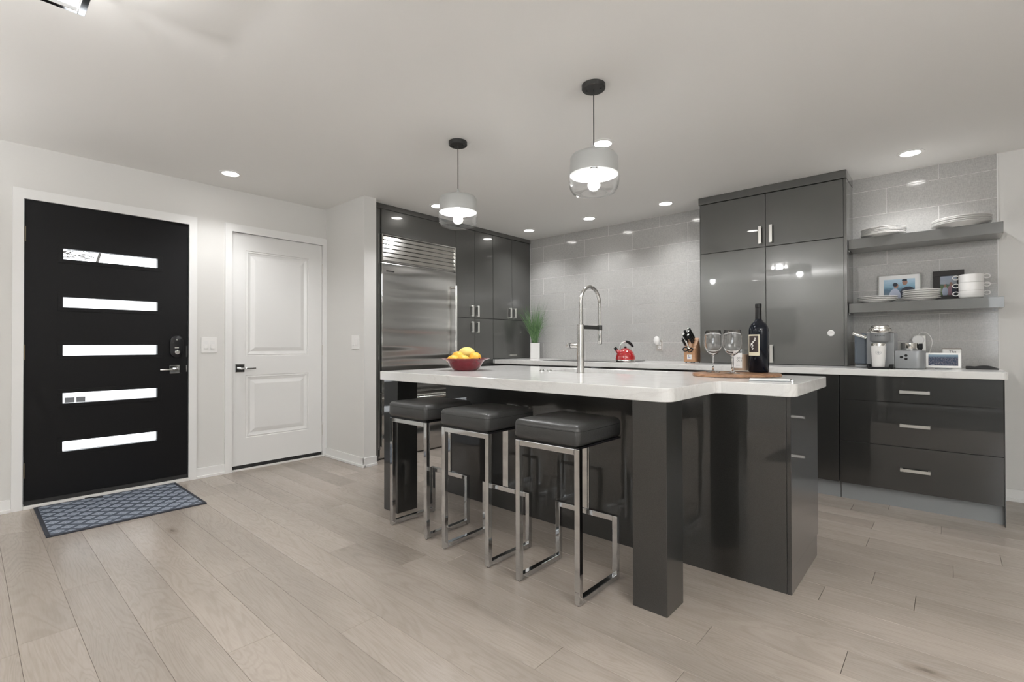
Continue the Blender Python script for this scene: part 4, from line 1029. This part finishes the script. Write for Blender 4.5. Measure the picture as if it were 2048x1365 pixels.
# kettle
x, y = -2.352, 4.300; Z0 = .9202
t = thing('kettle', 'red enamel whistling kettle with black handle on the cooktop', 'kettle', (x, y, Z0))
obj('body', lathe(NB(), [(0, Z0), (.088, Z0), (.092, Z0 + .006), (.0945, Z0 + .026), (.09, Z0 + .055), (.078, Z0 + .085), (.058, Z0 + .108), (.036, Z0 + .12), (0, Z0 + .122)], 44, (x, y)), M['red_enamel'], t, smooth=True)
obj('base_ring', lathe(NB(), [(.0885, Z0 - .0), (.0935, Z0 + .004), (.0945, Z0 + .013), (.0925, Z0 + .017)], 44, (x, y), cap=False), M['steel'], t, smooth=True)
ld = obj('lid', lathe(NB(), [(.037, Z0 + .119), (.036, Z0 + .124), (.02, Z0 + .129), (.008, Z0 + .131)], 28, (x, y)), M['red_enamel'], t, smooth=True)
obj('lid_knob', ell(NB(), (x, y, Z0 + .137), (.013, .013, .009), 16, 10), M['black_plastic'], ld, smooth=True)
s1 = r0 * -1
def kp(u, z): q = Vector((x, y, 0)) + s1 * u; return (q.x, q.y, Z0 + z)
sp_ = obj('spout', tube(NB(), [kp(.062, .082), kp(.078, .098), kp(.092, .118)], [.02, .016, .013], 16), M['red_enamel'], t, smooth=True)
obj('whistle_cap', tube(NB(), [kp(.088, .112), kp(.104, .134)], [.0165, .0155], 16), M['black_plastic'], sp_, smooth=True)
hp = [(.05, .112), (.052, .145), (.04, .172), (.018, .19), (-.008, .195)]
bm = NB(); tube(bm, spline([kp(*q) for q in hp], 4), .0075, 12); obj('handle_bracket', bm, M['chrome'], t, smooth=True)
hg = [(-.004, .195), (-.03, .186), (-.056, .165), (-.074, .14)]
obj('handle_grip', tube(NB(), spline([kp(*q) for q in hg], 5), [.010 + .003 * math.sin(PI * k / 15) for k in range(16)], 14), M['black_plastic'], t, smooth=True)
# knife block
KX0, KX1, KY, ZKB = -1.832, -1.728, 4.452, ZC
t = thing('knife_block', 'tan wooden knife block with white badge beside the tall cabinet', 'knife block', ((KX0 + KX1) / 2, KY, ZC))
side = [(0, .008), (.16, .008), (.16, .03), (.10, .232), (.0, .125)]
bm = NB(); A = [bm.verts.new((KX0, KY + v, ZC + z)) for v, z in side]; B = [bm.verts.new((KX1, KY + v, ZC + z)) for v, z in side]
bm.faces.new(A); bm.faces.new(list(reversed(B)))
for k in range(5): bm.faces.new((A[k], B[k], B[(k + 1) % 5], A[(k + 1) % 5]))
bmesh.ops.recalc_face_normals(bm, faces=bm.faces); bmesh.ops.bevel(bm, geom=list(bm.edges), offset=.002, segments=2, affect='EDGES')
kb = obj('block', bm, M['block_wood'], t)
sl = Vector((0, .10, .107)).normalized(); nrm = Vector((0, -.107, .10)).normalized()
for f_ in (.28, .52, .76):
    c0 = Vector(((KX0 + KX1) / 2, KY, ZC + .125)) + Vector((0, .10, .107)) * f_
    bm = NB(); box(bm, -.046, .046, -.0012, .0012, -.0006, .0006)
    obj('slot', xf(bm, Matrix(((1, 0, 0, c0.x), (0, sl.y, nrm.y, c0.y), (0, sl.z, nrm.z, c0.z), (0, 0, 0, 1)))), M['label_dark'], kb)
for xx in (KX0 + .015, KX1 - .015):
    for yy in (KY + .015, KY + .145): obj('foot', lathe(NB(), [(.007, ZC), (.007, ZC + .009)], 12, (xx, yy)), M['rubber'], t)
bd = bx('badge', M['paper'], t, -1.802, -1.760, KY - .0012, KY - .0002, ZC + .033, ZC + .075)
for dx, sc, col in ((-.006, 1, 'ink'), (.006, 1, 'ink')):
    bm = NB(); cx = -1.781 + dx
    box(bm, cx - .003, cx + .003, KY - .0018, KY - .0013, ZC + .056, ZC + .066); box(bm, cx - .002, cx + .002, KY - .0018, KY - .0013, ZC + .0665, ZC + .071)
    box(bm, cx - .0055, cx + .0045, KY - .0018, KY - .0013, ZC + .060, ZC + .063)
    obj('badge_figure', bm, M['ink'], bd)
bx('badge_line', M['blue_ink'], bd, -1.793, -1.769, KY - .0018, KY - .0013, ZC + .044, ZC + .050)
def knife(label, dx, f_, L, thick=.010, wid=.0125, steel_end=True):
    base_ = Vector(((KX0 + KX1) / 2 + dx, KY, ZC + .125)) + Vector((0, .10, .107)) * f_
    d = (nrm + Vector((-.22 + dx * .0, 0, .25))).normalized(); e = d.cross(Vector((1, 0, 0))).normalized(); sX = e.cross(d).normalized()
    t = thing('kitchen_knife', label, 'knife', base_, 'knives standing in the knife block')
    R = Matrix(((sX.x, e.x, d.x, base_.x), (sX.y, e.y, d.y, base_.y), (sX.z, e.z, d.z, base_.z), (0, 0, 0, 1)))
    obj('bolster', xf(box(NB(), -thick * .45, thick * .45, -wid * .5, wid * .5, -.004, .014, .0015), R), M['steel'], t)
    obj('handle', xf(box(NB(), -thick, thick, -wid, wid, .012, L, .004), R), M['black_plastic'], t, smooth=True)
    if steel_end: obj('end_cap', xf(box(NB(), -thick * 1.02, thick * 1.02, -wid * 1.02, wid * 1.02, L - .001, L + .011, .004), R), M['chrome'], t, smooth=True)
    for q in (.3, .6): obj('rivet', xf(xf(lathe(NB(), [(.0028, -thick - .0006), (.0028, thick + .0006)], 10), Matrix(((0, 0, 1, 0), (0, 1, 0, 0), (-1, 0, 0, L * q), (0, 0, 0, 1)))), R), M['chrome'], t)
knife('black handled knife at upper right back of the knife block', .014, .86, .125)
knife('black handled knife second from the back at right of the block', .016, .66, .118)
knife('black handled knife third from the back at right of the block', .018, .46, .105)
knife('black handled steel with round end at upper left of the block', -.03, .80, .115, .009, .009, False)
knife('black handled knife with pale end at left of the block', -.034, .56, .098)
knife('short black knife lowest at left of the block', -.04, .25, .085, .008, .011)
t = thing('kitchen_scissors', 'black looped kitchen scissors hanging in front of the knife block', 'scissors', (-1.79, KY - .02, ZC + .14))
for sx in (-1, 1):
    cx, cz = -1.785 + sx * .024, ZC + .118 - (.0 if sx > 0 else -.006)
    pts = [(cx + .021 * math.cos(a), KY - .024 + .010 * math.sin(a), cz + .017 * math.sin(a) + sx * .004 * math.cos(a)) for a in [2 * PI * k / 20 for k in range(21)]]
    obj('finger_loop', tube(NB(), pts, .005, 10, False), M['black_plastic'], t, smooth=True)
    obj('shank', tube(NB(), [(-1.785 + sx * .010, KY - .020, ZC + .128), (-1.790 + sx * .004, KY - .002, ZC + .15), (-1.80 - sx * .006, KY - .035, ZC + .205)], [.006, .005, .0045], 10), M['steel'], t, smooth=True)
# coffee maker
t = thing('coffee_maker', 'slate grey pod coffee maker with silver lid and side frother under the lower shelf', 'coffee maker', (-.33, 4.35, ZC))
CY = 4.235
bx('main_body', M['grey_shell'], t, -.430, -.274, CY, 4.52, ZC + .004, 1.162, .006)
bx('top_plate', M['steel'], t, -.428, -.276, CY + .002, 4.515, 1.162, 1.168, .002)
bx('water_tank', M['tank'], t, -.508, -.433, 4.30, 4.52, ZC + .022, 1.158, .014)
bx('tank_base', M['grey_shell'], t, -.505, -.433, 4.29, 4.525, ZC + .001, ZC + .021, .006)
tl = obj('tank_handle', tube(NB(), [(-.512, 4.30, 1.160), (-.43, 4.27, 1.128)], .0125, 14), M['steel'], t, smooth=True)
hx_, hy_ = -.352, CY - .005
bh = obj('brew_head', lathe(NB(), [(0, 1.09), (.035, 1.09), (.042, 1.098), (.055, 1.104), (.0575, 1.112), (.0585, 1.162)], 40, (hx_, hy_)), M['grey_shell'], t, smooth=True)
obj('lid_rim', lathe(NB(), [(.059, 1.160), (.064, 1.166), (.066, 1.178), (.063, 1.19), (.055, 1.193)], 40, (hx_, hy_)), M['steel'], bh, smooth=True)
obj('lid_top', lathe(NB(), [(.052, 1.19), (.053, 1.2), (.05, 1.209), (.042, 1.213), (0, 1.214)], 40, (hx_, hy_)), M['steel'], bh, smooth=True)
for k, ch in enumerate('KEURIG'):
    a = -PI / 2 + .062 + .155 * (k - 2.5); rad = .0592
    text('lettering', ch, .0135, M['ink'], bh, (hx_ + rad * math.cos(a), hy_ + rad * math.sin(a), 1.14), (PI / 2, 0, a + PI / 2), 'CENTER', .0003)
bx('drip_tray', M['black_plastic'], t, -.412, -.292, 4.105, CY, ZC + .0005, ZC + .012, .003)
bx('tray_post', M['black_plastic'], t, -.424, -.405, 4.19, CY + .004, ZC + .0005, ZC + .03, .003)
bx('tray_post', M['black_plastic'], t, -.300, -.278, 4.19, CY + .004, ZC + .0005, ZC + .03, .003)
fb = NB(); outl = [(-.272, CY)] + arc2(-.165, CY + .05, .05, -PI / 2, 0, 10) + [(-.115, 4.42), (-.272, 4.42)]
prism(fb, outl, ZC + .003, 1.038, bev=.003); fr_ = obj('frother_base', fb, M['grey_shell'], t, smooth=True)
for bxx, bz in ((-.238, .994), (-.213, 1.005), (-.213, .982)):
    bm = lathe(NB(), [(.0085, 0), (.0085, .002), (0, .0025)], 18); xf(bm, Matrix(((1, 0, 0, bxx), (0, 0, -1, CY), (0, 1, 0, bz), (0, 0, 0, 1)))); obj('button', bm, M['black_plastic'], fr_)
fc = obj('frother_cup', lathe(NB(), [(0, 1.039), (.045, 1.039), (.047, 1.043), (.047, 1.088), (.0455, 1.09), (.0455, 1.046), (0, 1.046)], 40, (-.200, 4.325)), M['steel'], t, smooth=True)
bx('cup_handle', M['black_plastic'], fc, -.152, -.128, 4.317, 4.335, 1.05, 1.085, .004)
# tumbler on the drip tray
x, y, z = -.356, 4.163, ZC + .0125
t = thing('travel_tumbler', 'white tapered travel tumbler with grey round emblem under the coffee spout', 'tumbler', (x, y, z))
obj('cup', lathe(NB(), [(0, z), (.0325, z), (.034, z + .003), (.0415, z + .11), (.0425, z + .142), (.041, z + .144)], 40, (x, y)), M['white_plastic'], t, smooth=True)
obj('steel_rim', lathe(NB(), [(.041, z + .143), (.0405, z + .16), (.039, z + .162), (.036, z + .15), (0, z + .149)], 40, (x, y)), M['steel'], t, smooth=True)
em_a = math.atan2(-y, -x); bm = NB()
def on_cup(u, v): rad = .0345 + (v / .142) * .0077 + .0009; a = em_a + u / rad; return (x + rad * math.cos(a), y + rad * math.sin(a), z + v)
n = 28
for (ra, rb) in ((.0165, .0148), (.0128, .0120)):
    A = [bm.verts.new(on_cup(ra * math.cos(2 * PI * k / n), .1 + ra * math.sin(2 * PI * k / n))) for k in range(n)]; B = [bm.verts.new(on_cup(rb * math.cos(2 * PI * k / n), .1 + rb * math.sin(2 * PI * k / n))) for k in range(n)]
    for k in range(n): bm.faces.new((A[k], A[(k + 1) % n], B[(k + 1) % n], B[k]))
for cu, cv, ru, rv in ((0, .1, .003, .008), (-.006, .1, .0014, .007), (.006, .1, .0014, .007), (0, .09, .006, .0016), (-.009, .103, .001, .004), (.009, .103, .001, .004)):
    bm.faces.new([bm.verts.new(on_cup(cu + ru * math.cos(2 * PI * k / 10), cv + rv * math.sin(2 * PI * k / 10))) for k in range(10)])
obj('emblem', bm, M['grey_ink'], t)
# smart display
t = thing('smart_display', 'small white smart display showing a city view on the worktop', 'smart display', (-.026, 4.38, ZC))
tilt = math.radians(-12)
MD = Matrix.Translation((-.026, 4.345, .972)) @ rotz(-.03) @ Matrix.Rotation(tilt, 4, 'X')
obj('bezel', xf(box(NB(), -.0895, .0895, -.006, .006, -.050, .051, .005, 3), MD), M['white_plastic'], t, smooth=True)
scn = obj('screen', xf(box(NB(), -.0745, .0745, -.0068, -.0060, -.036, .039), MD), M['screen'], t)
p_ = MD @ Vector((-.052, -.0072, -.028)); text('clock_digits', '5:30', .0085, M['paper'], scn, p_, (PI / 2 + tilt, 0, -.03), 'CENTER', .0001)
obj('foot', box(NB(), -.07, .02, 4.335, 4.41, ZC + .0005, ZC + .018, .006), M['kick'], t)
obj('speaker_back', box(NB(), -.065, .012, 4.352, 4.40, ZC + .012, .985, .012), M['kick'], t)
# tin behind it
t = thing('canister', 'white square canister printed with The behind the smart display', 'canister', (.018, 4.51, ZC))
bx('can', M['white_plastic'], t, -.030, .066, 4.465, 4.56, ZC + .0005, 1.046, .004)
bx('lid', M['slate_wood'], t, -.032, .068, 4.463, 4.562, 1.046, 1.053, .002)
text('lettering', 'The', .024, M['ink'], t, (.022, 4.4645, 1.029), (PI / 2, 0, 0), 'CENTER', .0003)
# dark folded pouch
bm = NB(); nx, ny = 14, 6; X0, X1, Y0_, Y1_ = .088, .245, 4.46, 4.58; gv = {}
for a in range(nx + 1):
    for b in range(ny + 1):
        u, v = a / nx, b / ny; h = .006 + .016 * (math.sin(PI * v) ** .6) * (math.sin(PI * min(1, u * .9 + .1)) ** .5) + .004 * math.sin(9 * u + 4 * v) * (1 if 0 < v < 1 else 0)
        gv[a, b, 1] = bm.verts.new((X0 + (X1 - X0) * u, Y0_ + (Y1_ - Y0_) * v, ZC + max(.003, h))); gv[a, b, 0] = bm.verts.new((X0 + (X1 - X0) * u, Y0_ + (Y1_ - Y0_) * v, ZC + .0005))
for a in range(nx):
    for b in range(ny):
        bm.faces.new((gv[a, b, 1], gv[a + 1, b, 1], gv[a + 1, b + 1, 1], gv[a, b + 1, 1])); bm.faces.new((gv[a, b, 0], gv[a, b + 1, 0], gv[a + 1, b + 1, 0], gv[a + 1, b, 0]))
for a in range(nx):
    for b, s_ in ((0, 0), (ny, 1)): bm.faces.new((gv[a, b, 0], gv[a + 1, b, 0], gv[a + 1, b, 1], gv[a, b, 1]))
for b in range(ny):
    for a in (0, nx): bm.faces.new((gv[a, b, 0], gv[a, b + 1, 0], gv[a, b + 1, 1], gv[a, b, 1]))
bmesh.ops.recalc_face_normals(bm, faces=bm.faces)
tag(obj('folded_cloth', bm, M['cloth'], None, loc=(.165, 4.52, ZC), smooth=True), 'flat black folded cloth at the right end of the worktop', 'cloth')

# ------------------------------------------------------------------ shelf objects
def plate_mesh(R, rise=.020, foot=.58):
    return lathe(NB(), [(0, .002), (R * foot - .006, .002), (R * foot - .004, 0), (R * foot, 0), (R * foot + .003, .003), (R * .8, rise * .55), (R * .985, rise - .003), (R, rise - .0015), (R, rise), (R * .985, rise + .0008),
                        (R * .8, rise * .55 + .005), (R * foot, .0065), (0, .0065)], 48)
def stack(x, y, z, R, n, pitch, names, group, rise=.020, foot=.58):
    proto = None
    for k in range(n):
        dx, dy = (random.uniform(-.002, .002), random.uniform(-.002, .002))
        if proto is None:
            proto = obj('plate', plate_mesh(R, rise, foot), M['porcelain'], None, smooth=True, angle=50)
            o = proto
        else: o = proto.copy(); C.collection.objects.link(o)
        o.location = (x + dx, y + dy, z + k * pitch); tag(o, names[k], 'plate', group)
def nm(size, where, n):
    w = ['bottom', 'second from bottom', 'third from bottom', 'fourth from bottom', 'fifth from bottom', 'sixth from bottom']
    return [('%s white plate, %s, of the stack %s' % (size, 'top one' if k == n - 1 else w[k], where)) for k in range(n)]
ZU, ZL = 1.8905, 1.3945
stack(-.364, 4.660, ZU, .139, 6, .0092, nm('medium', 'at left on the upper shelf', 6), 'plate stack at left on the upper shelf', .021, .66)
stack(.072, 4.642, ZU, .159, 4, .0125, nm('large', 'at right on the upper shelf', 4), 'plate stack at right on the upper shelf', .028, .62)
tag(obj('slate_board', box(NB(), -.02, .165, 4.60, 4.74, ZU + .0675, ZU + .0745, .001), M['slate_wood'], None, loc=(.07, 4.67, ZU + .067)), 'thin grey board lying on the large plate stack of the upper shelf', 'board')
stack(-.402, 4.632, ZL, .126, 3, .0125, nm('small', 'at left on the lower shelf', 3), 'plate stack at left on the lower shelf', .022, .62)
stack(-.143, 4.628, ZL, .110, 5, .0145, nm('small', 'in the middle of the lower shelf', 5), 'plate stack in the middle of the lower shelf', .021, .62)
# two handled soup cups
x, y = .122, 4.660
w3 = ['bottom', 'middle', 'top']
for k in range(3):
    z = ZL + .0005 + k * .0565
    t = thing('soup_cup', 'white two handled soup cup, %s one of the stacked three' % w3[k], 'cup', (x, y, z), 'stacked soup cups on the lower shelf')
    R = .066
    foot = [(0, .003 + z), (.036, .003 + z), (.038, z), (.043, z), (.052, z + .004), (.0625, z + .010), (R, z + .019)] if k == 0 else [(0, .004 + z), (R - .006, z + .0035), (R - .0028, z + .0004), (R - .0004, z + .0022)]
    obj('cup_body', lathe(NB(), foot + [(R, z + .0555), (R - .003, z + .0565), (R - .004, z + .030), (.052, z + .014), (0, z + .0095)], 44, (x, y)), M['porcelain'], t, smooth=True)
    for sx in (-1, 1):
        pts = [(x + sx * (R + .013 - .0165 * math.cos(a)), y - .0, z + .04 + .0135 * math.sin(a)) for a in [2 * PI * q / 18 for q in range(19)]]
        obj('handle', tube(NB(), pts, .0036, 10, False), M['porcelain'], t, smooth=True)
# photo frames
def frame(name, label, xc, yb, w, h, bord, matw, m_fr, printm, lean, figs, xoff=0):
    t = thing(name, label, 'photo frame', (xc, yb, ZL + .0005))
    MF = Matrix.Translation((xc, yb, ZL + .001)) @ Matrix.Rotation(-lean, 4, 'X')
    bm = NB(); d = .016
    for q in ((-w / 2, w / 2, 0, bord), (-w / 2, w / 2, h - bord, h), (-w / 2, -w / 2 + bord, bord, h - bord), (w / 2 - bord, w / 2, bord, h - bord)): box(bm, q[0], q[1], -d, 0, q[2], q[3], .001, 1)
    obj('frame_border', xf(bm, MF), m_fr, t)
    obj('backing', xf(box(NB(), -w / 2 + .002, w / 2 - .002, -.003, .002, .002, h - .002), MF), M['dark_edge'], t)
    if matw > 0: obj('mat_board', xf(box(NB(), -w / 2 + bord, w / 2 - bord, -.0055, -.004, bord, h - bord), MF), M['paper'], t)
    ix0, ix1, iz0, iz1 = -w / 2 + bord + matw, w / 2 - bord - matw, bord + matw, h - bord - matw
    ph = obj('photo_print', xf(box(NB(), ix0, ix1, -.0072, -.0056, iz0, iz1), MF), printm, t)
    iw, ih = ix1 - ix0, iz1 - iz0
    for nme, cx, cz, rx, rz_, mm in figs:
        bm = NB(); n = 14; vs = []
        for k in range(n):
            px_ = ix0 + iw * (cx + rx * math.cos(2 * PI * k / n)); pz = iz0 + ih * (cz + rz_ * math.sin(2 * PI * k / n))
            vs.append(bm.verts.new((min(max(px_, ix0), ix1), -.0074 - .0002 * len(ph.children), min(max(pz, iz0), iz1))))
        bm.faces.new(vs); bmesh.ops.recalc_face_normals(bm, faces=bm.faces); obj(nme, xf(bm, MF), mm, ph)
    obj('easel_back', xf(box(NB(), -.025, .025, .002, .005, 0.0, h * .7), MF), M['dark_edge'], t)
frame('photo_frame', 'silver landscape photo frame with two people at the sea on the lower shelf', -.278, 4.776, .262, .224, .007, .030, M['chrome'], M['beach_print'], .115,
      [('printed_person', .78, .1, .3, .5, M['print_navy']), ('printed_person', .36, .05, .2, .48, M['print_pale']), ('printed_head', .68, .82, .085, .15, M['print_skin']), ('printed_hair', .67, .93, .085, .06, M['print_navy']), ('printed_head', .40, .66, .075, .14, M['print_skin']), ('printed_hair', .37, .72, .08, .1, M['print_navy'])])
frame('photo_frame', 'black photo frame with a group on a meadow behind the soup cups', .004, 4.776, .172, .224, .040, 0, M['dark_edge'], M['meadow_print'], .115,
      [('printed_person', .62, .2, .2, .32, M['print_rose']), ('printed_person', .3, .2, .18, .26, M['print_pale']), ('printed_person', .85, .25, .16, .34, M['print_navy']), ('printed_head', .66, .58, .09, .1, M['print_skin']), ('printed_head', .3, .5, .08, .09, M['print_skin'])])

# ------------------------------------------------------------------ behind the viewer and outside the door
for k, (x, y, lb) in enumerate(((1.7, .3, 'right one of three added uplighters brightening the ceiling, unseen behind the viewer'), (-1.9, -1.5, 'middle one of three added uplighters brightening the ceiling, unseen behind the viewer'), (-3.9, -1.0, 'left one of three added uplighters brightening the ceiling, unseen behind the viewer'))):
    t = thing('added_uplighter', lb, 'added lamp', (x, y, 0), 'added uplighters')  # added, unseen: put in to throw light up onto the ceiling
    obj('base', lathe(NB(), [(0, 0), (.14, 0), (.14, .015), (.02, .03)], 32, (x, y)), M['white_plastic'], t, smooth=True)
    obj('pole', lathe(NB(), [(.013, .02), (.013, 1.62)], 14, (x, y)), M['white_plastic'], t, smooth=True)
    obj('bowl', lathe(NB(), [(.013, 1.6), (.09, 1.63), (.15, 1.70), (.147, 1.70), (.088, 1.636), (0, 1.62)], 36, (x, y), cap=False), M['white_plastic'], t, smooth=True)
    l_ = lamp('ceiling_fill', 'AREA', (x, y, 1.69), UP_W * (1.25, .6, .13)[k], WARM, t, shape='DISK', size=.26); l_.rotation_euler = (PI, 0, 0)
tag(obj('added_rug', box(NB(), -1.3, 2.2, -2.3, -.25, .001, .012, .003), M['cloth'], None, loc=(.3, -1.3, 0)), 'added charcoal rug, unseen behind the viewer, darkening the mirrored floor', 'rug')  # added, unseen: darkens the floor mirrored in the glossy fronts
t = thing('sofa', 'charcoal sofa on the rug behind the viewer', 'sofa', (.4, -2.35, 0))
bx('seat_base', M['cloth'], t, -.6, 1.4, -2.7, -1.85, .12, .42, .03); bx('backrest', M['cloth'], t, -.6, 1.4, -2.9, -2.68, .12, .82, .05)
for a in (-.8, 1.4): bx('armrest', M['cloth'], t, a, a + .2, -2.88, -1.85, .12, .6, .04)
for a in (-.58, .41): bx('cushion', M['cloth'], t, a, a + .97, -2.67, -1.84, .42, .54, .04)
for a in (-.75, 1.5):
    for b in (-2.82, -1.95): bx('foot', M['bark'], t, a, a + .05, b, b + .05, .0125, .12)
t = thing('television', 'large dark television on the rear wall, mirrored in the tall cabinet', 'television', (-3.1, YR + .03, 1.1))
bx('screen', M['black_glass'], t, -3.75, -2.45, YR + .002, YR + .035, 1.10, 1.88, .004)
t = thing('bare_tree', 'bare twigged tree outside seen through the top door slot', 'tree', (-8.0, .55, 0))
bm = NB(); rt = random.Random(11); tube(bm, [(-8.0, .42, -.2), (-8.0, .45, 1.4), (-8.0, .5, 2.2), (-8.0, .5, 3.2)], [.07, .06, .05, .03], 8)
obj('trunk', bm, M['bark'], t)
bm = NB()
for k in range(46):
    y_, z_ = rt.uniform(.74, 1.08), rt.uniform(2.15, 2.42); a = rt.uniform(-.7, .9); L = rt.uniform(.04, .12)
    tube(bm, [(-8.0, y_, z_), (-8.0 + rt.uniform(-.05, .05), y_ + math.cos(a) * L * .5, z_ + math.sin(a) * L * .5 + .01), (-8.0, y_ + math.cos(a) * L, z_ + math.sin(a) * L)], [.006, .005, .002], 5)
for k in range(7):
    z_ = rt.uniform(2.2, 2.5); tube(bm, [(-8.0, .5, z_ - .1), (-8.0, .75, z_), (-8.0, 1.05, z_ + rt.uniform(-.06, .1))], [.012, .007, .003], 5)
obj('twigs', bm, M['bark'], t)['kind'] = 'stuff'
obj('branch', tube(NB(), [(-8.0, .48, 1.72), (-8.0, .85, 1.80), (-8.0, 1.06, 1.98), (-8.0, 1.12, 2.15), (-8.0, 1.20, 2.5)], [.03, .025, .018, .015, .01], 8), M['bark'], t)
t = thing('neighbour_house', 'white house across the street seen through the lower door slots', 'house', (-14, 3, 0))
bx('wall', M['outside'], t, -14.2, -14, -3, 6, -1.2, 2.6); 
wn = bx('window', M['ink'], t, -14, -13.96, 1.42, 1.76, -.35, -.02)
for y in (1.40, 1.585, 1.76): bx('muntin', M['trim'], wn, -13.96, -13.94, y, y + .025, -.36, -.01)
for z in (-.25, -.14): bx('muntin', M['trim'], wn, -13.96, -13.945, 1.42, 1.76, z, z + .015)
struct('ground', box(NB(), -30, -4.9, -12, 14, -.3, -.2), M['outside'])
